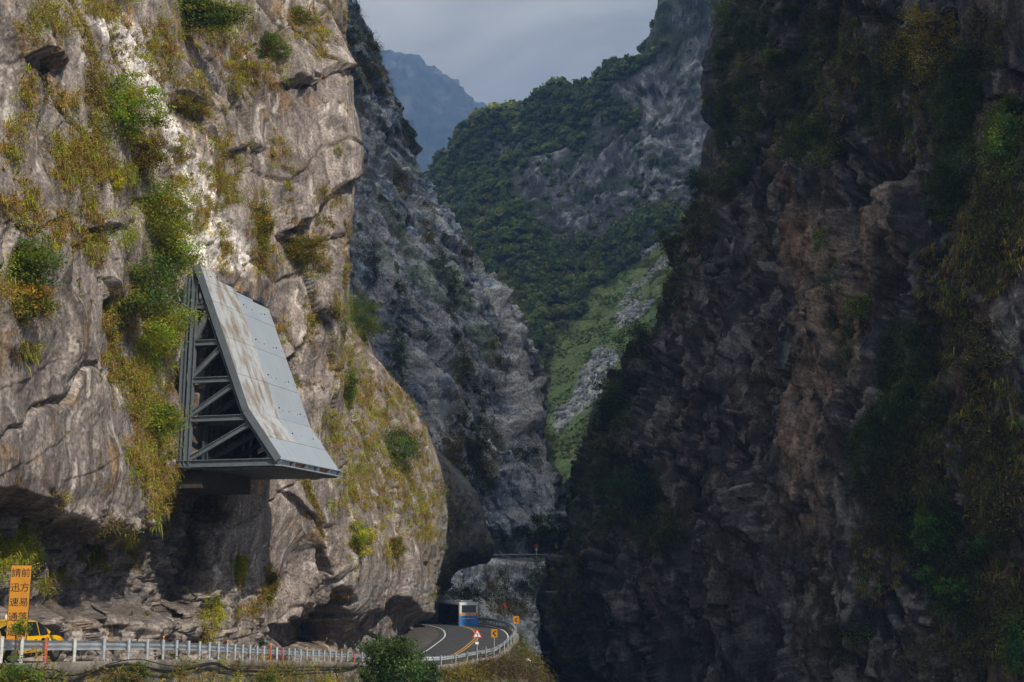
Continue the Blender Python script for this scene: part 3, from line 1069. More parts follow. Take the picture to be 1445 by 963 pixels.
def make_plant(name, base, centre, rad, col, seed, label, cat='shrub', group=None, n_clump=40, n_leaf=60, leaf=0.16, loose=0.3, trunk_r=0.05, tone=0.35, limbs=9):
    base, centre = Vector(base), Vector(centre)
    root = empty(name, base, label, cat, 0, group)
    V, F, c, cc = crown(rad, n_clump, n_leaf, leaf, col, seed, loose, tone)
    off = np.array(centre - base)
    link('crown', fast_mesh('crown', V + off, F, M_LEAF, c), root)
    rng = random.Random(seed)
    b = MB()
    o = Vector(off)
    mid = o * 0.5 + Vector((rng.uniform(-.1, .1) * rad[0], rng.uniform(-.1, .1) * rad[0], 0.1 * rad[2]))
    start = -o.normalized() * 0.5 * min(1.0, rad[0])
    b.tube([start, mid * 0.5, mid, o * 0.9], [trunk_r * 1.4, trunk_r, trunk_r * 0.8, trunk_r * 0.5], 6)
    for k in rng.sample(range(len(cc)), min(limbs, len(cc))):
        e = o + Vector(cc[k]) * 0.92
        m = mid.lerp(e, 0.55) + Vector((0, 0, -0.08 * rad[2]))
        b.tube([mid, m, e], [trunk_r * 0.6, trunk_r * 0.4, trunk_r * 0.12], 5)
    b.build('trunk', M_BARK, root, smooth=True)
    return root


def tufts(P, Nn, n_blade, length, width, cols, rng=PRNG, droop=0.9, upw=0.7):
    """bunches of arching blades, P (N,3) roots, cols (N,3)"""
    n = len(P)
    k = np.repeat(np.arange(n), n_blade)
    m = len(k)
    d0 = unit(Nn[k] * 0.7 + np.array([0, 0, upw]) + rng.normal(size=(m, 3)) * 0.55)
    L = (length[k] if hasattr(length, '__len__') else length) * (0.5 + rng.rand(m))
    L = L[:, None]
    p0 = P[k] + rng.normal(size=(m, 3)) * 0.12 * L
    p1 = p0 + d0 * L * 0.5
    d1 = unit(d0 * (1.1 - droop * 0.5) + np.array([0, 0, -droop]))
    p2 = p1 + d1 * L * 0.5
    s = unit(np.cross(d0, rng.normal(size=(m, 3)))) * width * (0.6 + 0.8 * rng.rand(m))[:, None]
    V = np.stack([p0 - s * 0.6, p0 + s * 0.6, p1 + s, p1 - s, p2 + s * 0.15, p2 - s * 0.15], 1)
    i = np.arange(m)[:, None] * 6
    F = np.concatenate([i + np.array([0, 1, 2, 3]), i + np.array([3, 2, 4, 5])], 0)
    c = np.repeat(cols[k] * (0.7 + 0.6 * rng.rand(m))[:, None], 6, axis=0)
    return V.reshape(-1, 3), F, c


class Stuff:
    def __init__(s):
        s.V, s.F, s.C, s.n = [], [], [], 0

    def add(s, V, F, c):
        s.V.append(V)
        s.F.append(F + s.n)
        s.C.append(c)
        s.n += len(V)

    def build(s, name, mat):
        me = fast_mesh(name, np.concatenate(s.V), np.concatenate(s.F), mat, np.concatenate(s.C))
        return structure(link(name, me), 'stuff')


GREEN = (0.25, 0.30, 0.03)
LIME = (0.37, 0.38, 0.035)
OLIVE = (0.24, 0.20, 0.034)
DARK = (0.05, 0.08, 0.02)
MIDG = (0.12, 0.165, 0.028)
STRAW = (0.34, 0.235, 0.055)
ORANGE = (0.28, 0.185, 0.045)
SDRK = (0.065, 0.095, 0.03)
DBRN = (0.075, 0.075, 0.03)
BROWN = (0.13, 0.095, 0.045)

# ---- shrubs on the sunlit cliff: (px, py, rx, ry, colour, looseness, label)
LSHR = [
    (166, 150, 50, 46, GREEN, 0.2, 'biggest round green tree high on the sunlit cliff, beside the white marble band', 'tree'),
    (186, 212, 36, 30, OLIVE, 0.5, 'yellowing scrub hanging just below the big round cliff tree', 'shrub'),
    (214, 292, 42, 42, GREEN, 0.5, 'loose green tree above the steel rock shelter, upper of the vertical strip', 'tree'),
    (226, 352, 46, 44, GREEN, 0.4, 'leafy green tree touching the top corner of the steel rock shelter', 'tree'),
    (190, 400, 46, 46, MIDG, 0.4, 'deep green bushy tree left of the steel shelter truss', 'tree'),
    (226, 447, 38, 36, LIME, 0.6, 'bright lime foliage spilling over the truss edge of the steel shelter', 'tree'),
    (204, 492, 30, 30, GREEN, 0.5, 'green and yellow bush in the strip beside the concrete pier', 'shrub'),
    (212, 592, 32, 26, LIME, 0.6, 'pale yellow green bush beside the lower end of the shelter post', 'shrub'),
    (258, 12, 70, 24, MIDG, 0.4, 'wide green thicket cut by the top of the sunlit cliff', 'shrub'),
    (300, 34, 24, 20, LIME, 0.5, 'yellow green bush under the wide thicket at the cliff top', 'shrub'),
    (380, 68, 24, 20, MIDG, 0.3, 'compact green bush on brown scrub near the upper right of the sunlit cliff', 'shrub'),
    (418, 26, 22, 16, OLIVE, 0.5, 'olive bush near the top right rim of the sunlit cliff', 'shrub'),
    (428, 356, 34, 22, OLIVE, 0.6, 'wide yellow bush on bare rock right of the shelter roof', 'shrub'),
    (366, 322, 13, 34, OLIVE, 0.5, 'narrow upright yellow bush above the steel shelter roof', 'shrub'),
    (24, 366, 46, 42, MIDG, 0.5, 'spreading green tree with bare limbs at the left edge of the sunlit cliff', 'tree'),
    (22, 430, 40, 26, OLIVE, 0.5, 'yellow brush under the spreading tree at the left edge', 'shrub'),
    (158, 258, 12, 17, LIME, 0.4, 'small upright yellow bush under the big round cliff tree', 'shrub'),
    (548, 634, 31, 27, MIDG, 0.3, 'dense green bush on the yellow buttress above the bend', 'shrub'),
    (503, 762, 21, 22, LIME, 0.3, 'bright green bush on the lower buttress under the shelter tip', 'shrub'),
    (554, 772, 12, 14, OLIVE, 0.4, 'small dry round bush beside the bright green one on the lower buttress', 'shrub'),
    (497, 452, 26, 34, MIDG, 0.4, 'deep green shrub in the gully behind the bulging cliff edge', 'shrub'),
    (488, 552, 17, 22, MIDG, 0.4, 'green shrub in the gully lower down, above the shelter tip', 'shrub'),
    (298, 862, 11, 26, LIME, 0.4, 'hanging yellow green fern on the rock rib under the shelter', 'shrub'),
    (334, 802, 11, 24, LIME, 0.5, 'hanging green plant on the rock leg below the shelter deck', 'shrub'),
    (376, 824, 11, 22, OLIVE, 0.5, 'olive plant hanging right of the rock leg below the shelter', 'shrub'),
]
LBVH = 'L'
for i, (x, y, rx, ry, colr, loose, lab, cat) in enumerate(LSHR):
    c, n = hit('L', x, y)
    bpt, _ = hit('L', x, y + ry * 0.5)
    if c is None or bpt is None:
        continue
    m = c.y / FPX
    R = (rx * m * 1.27, min(rx, ry) * m * 0.95, ry * m * 1.22)
    cen = c + n * (0.42 * R[1])
    size = max(R)
    make_plant('cliff_tree' if cat == 'tree' else 'shrub', bpt, cen, R, colr, 100 + i, lab, cat, 'bushes and trees growing on the sunlit cliff',
               n_clump=int(26 + 12 * size), n_leaf=int(90 + 22 * size), leaf=0.11 + 0.02 * size, loose=loose, trunk_r=0.03 + 0.02 * size)

# ---- dry grass and low scrub on the sunlit cliff: (px, py, rx, ry, tufts, colour, leafy share)
LGR = [
    (54, 25, 30, 30, 70, OLIVE, .5), (83, 42, 20, 20, 30, STRAW, .4), (141, 17, 40, 28, 110, STRAW, .4), (215, 66, 22, 30, 110, ORANGE, .3), (240, 100, 16, 30, 60, ORANGE, .3),
    (290, 45, 60, 26, 130, ORANGE, .5), (330, 80, 16, 30, 60, ORANGE, .3), (361, 104, 40, 26, 190, ORANGE, .4), (345, 120, 20, 25, 60, BROWN, .3), (424, 32, 32, 20, 90, STRAW, .3),
    (453, 46, 18, 14, 40, STRAW, .3), (450, 75, 14, 20, 20, STRAW, .3), (274, 122, 17, 18, 60, STRAW, .5), (286, 162, 17, 22, 60, ORANGE, .3), (262, 150, 12, 14, 30, OLIVE, .6),
    (104, 208, 30, 18, 90, STRAW, .3), (108, 246, 24, 26, 90, ORANGE, .2), (33, 137, 12, 30, 35, STRAW, .3), (95, 141, 13, 12, 30, STRAW, .2), (140, 245, 24, 16, 60, ORANGE, .2),
    (180, 232, 46, 26, 150, ORANGE, .4), (257, 203, 14, 20, 30, OLIVE, .4), (252, 252, 16, 30, 60, STRAW, .5), (307, 246, 22, 40, 150, STRAW, .4), (316, 270, 24, 20, 70, OLIVE, .5),
    (394, 205, 12, 24, 40, STRAW, .4), (404, 258, 8, 38, 50, ORANGE, .3), (482, 220, 8, 14, 30, STRAW, .4), (458, 280, 22, 12, 40, ORANGE, .4), (366, 320, 16, 44, 120, ORANGE, .5),
    (370, 366, 13, 24, 50, STRAW, .4), (428, 362, 38, 24, 90, STRAW, .4), (316, 352, 9, 30, 60, STRAW, .4), (290, 300, 20, 30, 70, STRAW, .4), (75, 332, 30, 28, 80, ORANGE, .3),
    (128, 330, 14, 48, 110, ORANGE, .3), (26, 290, 30, 24, 60, STRAW, .3), (12, 185, 16, 16, 25, STRAW, .3), (10, 215, 14, 14, 20, STRAW, .3), (25, 430, 40, 28, 140, STRAW, .4),
    (32, 498, 16, 10, 25, BROWN, .1), (154, 483, 14, 46, 150, ORANGE, .2), (170, 520, 14, 30, 50, BROWN, .2), (186, 540, 18, 36, 120, STRAW, .4),
    (206, 500, 30, 60, 200, ORANGE, .4), (216, 575, 24, 30, 120, STRAW, .4), (204, 634, 26, 24, 130, STRAW, .3), (228, 690, 20, 46, 220, STRAW, .2), (196, 668, 18, 18, 50, STRAW, .3),
    (240, 720, 10, 26, 60, STRAW, .1), (183, 766, 16, 20, 50, OLIVE, .5), (133, 785, 14, 12, 30, BROWN, .1), (24, 776, 30, 26, 210, LIME, .2), (-10, 790, 30, 30, 120, LIME, .2),
    (160, 742, 20, 8, 20, BROWN, .2), (150, 800, 12, 8, 14, OLIVE, .3), (190, 790, 10, 12, 20, OLIVE, .5), (60, 830, 12, 10, 16, OLIVE, .4), (86, 815, 10, 8, 12, OLIVE, .4),
    (333, 805, 10, 24, 40, OLIVE, .5), (298, 870, 13, 28, 60, LIME, .4), (290, 892, 10, 20, 40, STRAW, .3), (376, 826, 10, 24, 40, OLIVE, .4), (358, 857, 10, 16, 30, ORANGE, .3), (335, 863, 7, 14, 16, STRAW, .3),
    (392, 465, 12, 16, 25, STRAW, .3), (438, 450, 10, 30, 30, ORANGE, .2), (436, 480, 8, 18, 14, STRAW, .3), (474, 435, 8, 20, 30, STRAW, .4), (452, 380, 12, 12, 18, STRAW, .3), (310, 200, 14, 14, 22, ORANGE, .3),
    (180, 250, 30, 26, 60, GREEN, 1), (180, 330, 36, 40, 110, GREEN, 1), (170, 440, 24, 40, 70, OLIVE, 1), (205, 520, 26, 40, 90, LIME, 1), (196, 560, 20, 36, 60, GREEN, 1), (222, 620, 20, 30, 70, LIME, 1),
    (150, 200, 30, 26, 50, GREEN, 1), (290, 20, 60, 22, 90, GREEN, 1), (30, 400, 40, 40, 90, GREEN, 1), (400, 60, 40, 26, 60, OLIVE, 1), (500, 470, 26, 50, 100, GREEN, 1), (540, 640, 40, 30, 80, GREEN, 1),
    (520, 580, 50, 40, 120, LIME, 1), (590, 700, 26, 60, 90, LIME, 1), (480, 660, 20, 30, 40, LIME, 1), (330, 240, 60, 60, 60, OLIVE, 1), (80, 230, 50, 60, 60, OLIVE, 1),
    # the gully and the yellow buttress
    (497, 452, 24, 44, 90, OLIVE, .6), (492, 506, 20, 30, 90, OLIVE, .5), (505, 545, 26, 26, 110, STRAW, .4), (527, 560, 32, 30, 200, STRAW, .3), (560, 560, 26, 22, 120, ORANGE, .3),
    (586, 566, 16, 26, 90, OLIVE, .5), (597, 604, 14, 26, 80, ORANGE, .4), (540, 600, 36, 22, 150, STRAW, .3), (575, 660, 24, 34, 170, STRAW, .3), (545, 670, 26, 20, 100, STRAW, .3),
    (501, 663, 22, 20, 90, OLIVE, .5), (497, 696, 22, 24, 120, STRAW, .4), (480, 620, 14, 26, 60, STRAW, .3), (462, 600, 14, 24, 60, STRAW, .4), (468, 686, 14, 8, 26, LIME, .6), (468, 716, 5, 14, 12, LIME, .6),
    (520, 620, 20, 20, 60, STRAW, .3), (536, 706, 24, 18, 60, ORANGE, .3), (597, 720, 18, 38, 190, STRAW, .4), (606, 755, 16, 16, 60, STRAW, .3), (560, 706, 18, 14, 40, STRAW, .3), (540, 745, 16, 12, 24, STRAW, .3),
    (505, 764, 22, 24, 60, STRAW, .4), (503, 800, 8, 20, 20, STRAW, .2), (484, 842, 9, 8, 16, ORANGE, .2), (554, 780, 12, 18, 50, ORANGE, .2), (612, 690, 10, 24, 40, ORANGE, .3),
    (630, 690, 18, 44, 130, BROWN, .3), (636, 640, 20, 36, 90, MIDG, .6), (650, 735, 16, 30, 90, BROWN, .4), (640, 800, 14, 30, 80, OLIVE, .4), (680, 765, 13, 20, 60, BROWN, .4), (618, 842, 12, 24, 40, OLIVE, .4),
    (625, 780, 8, 20, 30, BROWN, .4), (652, 830, 18, 24, 70, DARK, .6),
]
gs = Stuff()
for (x, y, rx, ry, n, colr, leafy) in LGR:
    P, Nn = [], []
    for _ in range(int(n * 1.2)):
        a, r = PRNG.rand() * 6.283, PRNG.rand() ** 0.8
        h, nn = hit('L', x + 1.3 * rx * r * math.cos(a), y + 1.3 * ry * r * math.sin(a))
        if h is not None and fbm(np.array([[h.x / 1.6, h.y / 1.6, h.z / 1.6]]), 2)[0] > -0.22:
            P.append(h)
            Nn.append(nn)
    if not P:
        continue
    P, Nn = np.array(P), np.array(Nn)
    cc = np.array(colr) * np.clip(1 + 0.22 * PRNG.normal(size=(len(P), 1)), 0.5, 1.7) * np.clip(1 + 0.1 * PRNG.normal(size=(len(P), 3)), 0.7, 1.4)
    mixm = PRNG.rand(len(P)) < 0.34
    cc[mixm] = np.array([OLIVE, LIME, GREEN])[PRNG.randint(0, 3, mixm.sum())] * (0.8 + 0.5 * PRNG.rand(mixm.sum(), 1))
    lf = PRNG.rand(len(P)) < (leafy + 0.25 if leafy > 0.15 else leafy)
    gr = ~lf
    hang = 1.15 if colr in (STRAW, ORANGE, BROWN) else 0.95
    if gr.any():
        gs.add(*tufts(P[gr], Nn[gr], 16, 0.42 + 0.4 * PRNG.rand(gr.sum()), 0.022, cc[gr], PRNG, hang))
    if lf.any():
        k = np.repeat(np.nonzero(lf)[0], 56)
        C = P[k] + Nn[k] * 0.16 + PRNG.normal(size=(len(k), 3)) * np.array([0.24, 0.24, 0.2])
        gs.add(*leaf_quads(C, 0.085 + 0.06 * PRNG.rand(len(k)), 0.05, cc[k] * (0.7 + 0.6 * PRNG.rand(len(k), 1)), 0.4))
# thin growth wherever a ledge holds soil
led = np.nonzero((LN[:, 2] > 0.30) & (LPX > -40) & (LPX < 640) & (LPY > -30) & (LPY < 900) & (LV[:, 1] < 160))[0]
vn = fbm(LV[led] / 4.0, 3, seed=200)
led = led[vn > 0.05]
led = PRNG.choice(led, min(len(led), 900), replace=False)
cc = np.array([STRAW, ORANGE, OLIVE, BROWN])[PRNG.randint(0, 4, len(led))] * (0.7 + 0.5 * PRNG.rand(len(led), 1))
gs.add(*tufts(LV[led], LN[led], 9, 0.22 + 0.3 * PRNG.rand(len(led)), 0.02, cc, PRNG, 1.0))
cr = np.nonzero(CREASE & (LPX > -40) & (LPX < 640) & (LPY > -30) & (LPY < 760) & (LV[:, 1] < 160))[0]
vn = fbm(LV[cr] / 5.0, 3, seed=201)
cr = cr[vn > 0.02]
cr = PRNG.choice(cr, min(len(cr), 2600), replace=False)
cc = np.array([STRAW, ORANGE, OLIVE, BROWN, OLIVE, LIME])[PRNG.randint(0, 6, len(cr))] * (0.6 + 0.6 * PRNG.rand(len(cr), 1))
hf = len(cr) // 2
gs.add(*tufts(LV[cr[:hf]], LN[cr[:hf]], 10, 0.2 + 0.4 * PRNG.rand(hf), 0.02, cc[:hf], PRNG, 1.05))
k = np.repeat(np.arange(hf, len(cr)), 22)
C = LV[cr][k] + LN[cr][k] * 0.12 + PRNG.normal(size=(len(k), 3)) * 0.17
gs.add(*leaf_quads(C, 0.10 + 0.07 * PRNG.rand(len(k)), 0.06, cc[k] * (0.7 + 0.6 * PRNG.rand(len(k), 1)), 0.4))
gs.build('dry_grass', M_GRASS)


# ---- scrub scattered as one mass over a cliff
def scrub(key, blobs, st, leaf, rad_m, per, depth_k=1.0):
    for (x, y, rx, ry, n, colr) in blobs:
        P, Nn = [], []
        for _ in range(n):
            a, r = PRNG.rand() * 6.283, PRNG.rand() ** 0.55
            h, nn = hit(key, x + rx * r * math.cos(a), y + ry * r * math.sin(a))
            if h is not None:
                P.append(h)
                Nn.append(nn)
        if not P:
            continue
        P, Nn = np.array(P), np.array(Nn)
        R = rad_m * (0.5 + PRNG.rand(len(P)))
        tone = np.clip(1 + 0.35 * PRNG.normal(size=len(P)), 0.4, 1.9)
        k = np.repeat(np.arange(len(P)), per)
        g = PRNG.normal(size=(len(k), 3)) * np.array([0.5, 0.5, 0.42])
        C = P[k] + (Nn[k] * 0.3 + g) * R[k][:, None]
        c = np.array(colr)[None] * tone[k][:, None] * (0.7 + 0.6 * PRNG.rand(len(k), 1)) * np.clip(1 + 0.12 * PRNG.normal(size=(len(P), 3))[k], 0.6, 1.5)
        st.add(*leaf_quads(C, leaf * (0.7 + 0.6 * PRNG.rand(len(k))), leaf * 0.5, c, 0.5))


st = Stuff()
scrub('S', [(500, 40, 16, 40, 60, SDRK), (520, 90, 18, 40, 60, OLIVE), (530, 55, 12, 20, 40, SDRK), (556, 130, 12, 26, 30, SDRK), (575, 190, 8, 24, 22, SDRK), (545, 110, 14, 30, 30, OLIVE),
            (490, 250, 10, 60, 30, OLIVE), (560, 260, 14, 30, 26, OLIVE), (520, 360, 14, 50, 26, SDRK), (620, 366, 12, 10, 16, MIDG), (640, 440, 10, 60, 40, SDRK), (560, 440, 12, 50, 30, SDRK),
            (655, 540, 12, 60, 50, OLIVE), (680, 560, 12, 40, 30, SDRK), (672, 650, 16, 56, 110, SDRK), (640, 640, 20, 60, 120, OLIVE), (700, 500, 8, 60, 24, OLIVE), (740, 640, 18, 14, 20, SDRK),
            (764, 752, 22, 26, 70, MIDG), (790, 640, 6, 30, 20, SDRK), (745, 835, 22, 16, 24, SDRK), (660, 850, 18, 30, 60, SDRK),
            (720, 862, 30, 14, 40, OLIVE), (705, 830, 12, 30, 24, MIDG), (760, 810, 14, 20, 24, MIDG), (775, 830, 12, 40, 30, SDRK), (690, 640, 16, 60, 60, OLIVE), (605, 320, 10, 40, 20, OLIVE), (660, 350, 10, 30, 16, OLIVE), (690, 830, 8, 30, 12, OLIVE), (560, 520, 16, 60, 50, MIDG)],
      st, 0.33, 1.35, 90)
st.build('marble_cliff_scrub', M_LEAF)

st = Stuff()
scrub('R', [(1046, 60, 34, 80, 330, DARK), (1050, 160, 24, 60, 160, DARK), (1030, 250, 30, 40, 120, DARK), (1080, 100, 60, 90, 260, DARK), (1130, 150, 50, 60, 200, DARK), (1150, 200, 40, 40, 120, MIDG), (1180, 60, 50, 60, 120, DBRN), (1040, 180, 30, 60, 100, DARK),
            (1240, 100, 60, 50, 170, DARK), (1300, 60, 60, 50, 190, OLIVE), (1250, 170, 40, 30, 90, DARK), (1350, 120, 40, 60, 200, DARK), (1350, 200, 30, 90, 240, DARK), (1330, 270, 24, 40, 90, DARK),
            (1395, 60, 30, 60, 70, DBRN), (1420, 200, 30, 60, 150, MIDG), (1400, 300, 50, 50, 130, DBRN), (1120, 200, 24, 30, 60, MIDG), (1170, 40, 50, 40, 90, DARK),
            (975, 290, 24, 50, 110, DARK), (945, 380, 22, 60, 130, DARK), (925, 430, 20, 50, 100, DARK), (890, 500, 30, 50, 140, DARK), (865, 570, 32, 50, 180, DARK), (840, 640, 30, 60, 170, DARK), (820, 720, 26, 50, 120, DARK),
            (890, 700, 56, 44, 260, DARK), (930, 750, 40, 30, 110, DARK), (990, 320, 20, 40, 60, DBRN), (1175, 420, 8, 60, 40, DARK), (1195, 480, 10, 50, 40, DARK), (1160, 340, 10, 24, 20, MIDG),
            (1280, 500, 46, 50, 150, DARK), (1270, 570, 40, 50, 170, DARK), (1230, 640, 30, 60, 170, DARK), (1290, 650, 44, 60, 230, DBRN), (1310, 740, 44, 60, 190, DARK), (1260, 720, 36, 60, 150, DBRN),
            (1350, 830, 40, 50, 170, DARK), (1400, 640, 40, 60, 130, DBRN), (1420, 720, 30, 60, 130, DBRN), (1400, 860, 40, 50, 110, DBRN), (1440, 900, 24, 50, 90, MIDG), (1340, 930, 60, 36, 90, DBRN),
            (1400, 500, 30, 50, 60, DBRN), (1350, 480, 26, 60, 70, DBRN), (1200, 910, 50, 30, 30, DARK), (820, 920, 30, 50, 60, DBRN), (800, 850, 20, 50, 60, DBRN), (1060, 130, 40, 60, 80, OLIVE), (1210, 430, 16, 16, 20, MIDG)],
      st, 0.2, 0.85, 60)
# brown hanging grass among it
P, Nn = [], []
for (x, y, rx, ry, n) in [(1180, 90, 40, 80, 260), (1290, 150, 60, 80, 260), (1400, 330, 50, 90, 420), (1330, 430, 40, 90, 240), (1290, 620, 60, 110, 420), (1400, 640, 50, 120, 420), (1380, 850, 70, 100, 340), (1240, 780, 40, 80, 160),
                          (960, 330, 40, 80, 200), (850, 620, 40, 90, 200), (800, 850, 24, 90, 160), (1000, 240, 30, 50, 120), (1120, 160, 40, 60, 120), (900, 740, 60, 40, 140)]:
    for _ in range(n):
        a, r = PRNG.rand() * 6.283, PRNG.rand() ** 0.55
        h, nn = hit('R', x + rx * r * math.cos(a), y + ry * r * math.sin(a))
        if h is not None:
            P.append(h)
            Nn.append(nn)
P, Nn = np.array(P), np.array(Nn)
cc = np.array([BROWN, OLIVE, MIDG, (0.11, 0.085, 0.04)])[PRNG.randint(0, 4, len(P))] * (0.6 + 0.6 * PRNG.rand(len(P), 1))
st.add(*tufts(P, Nn, 14, 0.5 + 0.6 * PRNG.rand(len(P)), 0.03, cc, PRNG, 1.1))
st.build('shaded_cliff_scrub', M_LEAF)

RSHR = [
    (1030, 26, 32, 36, MIDG, 'tall leafy tree leaning out from the upper left rim of the shaded cliff'),
    (1022, 142, 26, 34, DARK, 'dark drooping tree halfway down the upper rim of the shaded cliff'),
    (1026, 200, 22, 30, DARK, 'dark bush on the rim just above the notch in the shaded cliff'),
    (1026, 88, 24, 34, DARK, 'dark tree below the leaning tree on the rim of the shaded cliff'),
    (1104, 76, 36, 17, (0.07, 0.13, 0.03), 'flat lighter green bush in dark scrub near the top of the shaded cliff'),
    (1120, 22, 30, 14, (0.06, 0.10, 0.03), 'wide bush close under the top edge above the flat lighter bush'),
    (1160, 190, 34, 30, DARK, 'dark round bush over the rusty streak of the shaded cliff'),
    (986, 262, 20, 26, DARK, 'dark bush sticking out of the rim where the shaded cliff bends'),
    (952, 342, 24, 26, DARK, 'dark tree jutting from the rim above the grassy scree slope'),
    (905, 486, 38, 40, DARK, 'broad dark tree on the rim beside the grey scree'),
    (868, 560, 32, 36, DARK, 'dark tree on the rim lower down, left of the broad one'),
    (892, 690, 44, 38, (0.03, 0.07, 0.03), 'wide deep green tree on a ledge low on the shaded cliff'),
    (1424, 196, 24, 44, (0.08, 0.15, 0.035), 'light green fern bush at the right edge high on the shaded cliff'),
    (1430, 150, 18, 18, (0.08, 0.14, 0.04), 'small light fern bush just above the tall one at the right edge'),
    (1286, 566, 28, 30, DARK, 'dark shrub in the scrub strip beside the tan rock'),
    (1312, 752, 24, 32, (0.06, 0.15, 0.03), 'upper of the two vivid green bushes stacked low on the shaded cliff'),
    (1316, 812, 22, 24, (0.07, 0.17, 0.03), 'lower of the two vivid green bushes stacked low on the shaded cliff'),
    (1352, 830, 25, 18, (0.09, 0.21, 0.04), 'brightest green dome shaped bush low on the shaded cliff'),
    (1386, 768, 15, 14, (0.08, 0.19, 0.035), 'small bright green bush alone up right of the dome shaped bush'),
    (1438, 922, 18, 34, (0.06, 0.14, 0.03), 'green bush cut by the right edge low on the shaded cliff'),
]
for i, (x, y, rx, ry, colr, lab) in enumerate(RSHR):
    c = bpt = None
    for k in range(0, 90, 6):          # walk inwards from the rim to the rock that carries the plant
        if c is None:
            c, n = hit('R', x + k, y)
            if c is not None and c.y > 240:
                c = None
        if bpt is None:
            bpt, _ = hit('R', x + k, y + ry * 0.6)
            if bpt is not None and bpt.y > 240:
                bpt = None
    if c is None or bpt is None:
        continue
    c = Vector(pix(x, y, c.y - 1.0))
    m = c.y / FPX
    R = (rx * m, min(rx, ry) * m * 0.8, ry * m)
    cen = c + n * (0.35 * R[1])
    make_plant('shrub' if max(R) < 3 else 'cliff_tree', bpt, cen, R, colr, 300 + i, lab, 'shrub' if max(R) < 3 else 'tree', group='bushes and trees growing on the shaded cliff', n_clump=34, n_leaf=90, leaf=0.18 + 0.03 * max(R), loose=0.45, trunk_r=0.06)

# the green tree right of the far road
c, n = hit('S', 772, 752)
if c is not None:
    make_plant('roadside_tree', c + Vector((0.5, -4, -5)), c + Vector((0.8, -5, 1)), (3.6, 3, 4.2), (0.055, 0.10, 0.03), 401,
               'green tree where the far road ends against the shaded cliff', 'tree', n_clump=34, n_leaf=70, leaf=0.4, trunk_r=0.12)

# ---- forest on the mountain
fr = Stuff()
vars_ = []
for v in range(6):
    rng = np.random.RandomState(500 + v)
    n = 130
    d = unit(rng.normal(size=(n, 3)))
    d[:, 2] = np.abs(d[:, 2]) * 1.1 - 0.25
    lump = 0.75 + 0.8 * fbm(d * 2.2, 2, seed=v * 7)
    vars_.append((d * lump[:, None] * (0.85 + 0.25 * rng.rand(n, 1)), rng.rand(n)))
fmask = np.nonzero((M_face < 0.45) & (M_fan < 0.5) & (M_scree < 0.3) & (MPX > 560) & (MPX < 1060) & (MPY < 740))[0]
wts = MV[fmask, 1] ** 2
pick = PRNG.choice(fmask, 5200, replace=False, p=wts / wts.sum())
# some trees cling to the rock face and the ridge
fmask2 = np.nonzero((M_face >= 0.45) & (MPX > 700) & (MPX < 1040) & (fbm(MV / 40.0, 3, seed=210) > 0.12))[0]
pick = np.concatenate([pick, PRNG.choice(fmask2, min(150, len(fmask2)), replace=False)])
treecols = 2.3 * np.array([(0.042, 0.062, 0.02), (0.05, 0.075, 0.02), (0.075, 0.095, 0.025), (0.035, 0.055, 0.022), (0.055, 0.08, 0.03), (0.10, 0.115, 0.035)])
for i in pick:
    d, rnd = vars_[PRNG.randint(6)]
    r = (1.6 + 3.4 * PRNG.rand() ** 1.7) * (0.6 if M_face[i] > 0.45 else 1.0)
    a = PRNG.rand() * 6.283
    ca, sa = math.cos(a), math.sin(a)
    D = np.stack([d[:, 0] * ca - d[:, 1] * sa, d[:, 0] * sa + d[:, 1] * ca, d[:, 2]], 1)
    C = MV[i] + MN[i] * r * 0.3 + np.array([0, 0, 0.5 * r]) + D * r * np.array([1, 1, 0.7 + 0.5 * PRNG.rand()])
    colr = treecols[min(5, int(PRNG.rand() ** 1.5 * 6))] * (0.75 + 0.5 * PRNG.rand())
    if PRNG.rand() < 0.003:
        colr = np.array((0.16, 0.06, 0.06))
    c = colr[None] * (0.7 + 0.6 * rnd[:, None])
    n = len(C)
    nrm = unit(D + PRNG.normal(size=(n, 3)) * 0.35)
    dd_ = unit(np.cross(nrm, PRNG.normal(size=(n, 3))))
    ss = np.cross(nrm, dd_)
    L = r * 0.37
    Vq = np.stack([C - dd_ * L, C + ss * L * 0.7, C + dd_ * L, C - ss * L * 0.7], 1).reshape(-1, 3)
    fr.add(Vq, np.arange(n * 4).reshape(n, 4), np.repeat(c, 4, axis=0))
fmask3 = np.nonzero((M_fan >= 0.5) & (M_scree < 0.2) & (MPX > 740) & (MPX < 1060) & (MPY < 760))[0]
fmask3 = fmask3[fbm(MV[fmask3] / 22.0, 3, seed=215) > -0.05]
pick = PRNG.choice(fmask3, min(2600, len(fmask3)), replace=False)
R = 0.4 + 2.2 * PRNG.rand(len(pick)) ** 3
k = np.repeat(np.arange(len(pick)), 34)
C = MV[pick][k] + MN[pick][k] * 0.4 + PRNG.normal(size=(len(k), 3)) * R[k][:, None] * np.array([0.6, 0.6, 0.4])
c = 1.5 * np.array([(0.08, 0.125, 0.03), (0.06, 0.095, 0.03), (0.105, 0.12, 0.035)])[PRNG.randint(0, 3, len(pick))][k] * (0.7 + 0.6 * PRNG.rand(len(k), 1))
fr.add(*leaf_quads(C, 0.75, 0.45, c, 0.7))
fr.build('forest', M_LEAF)
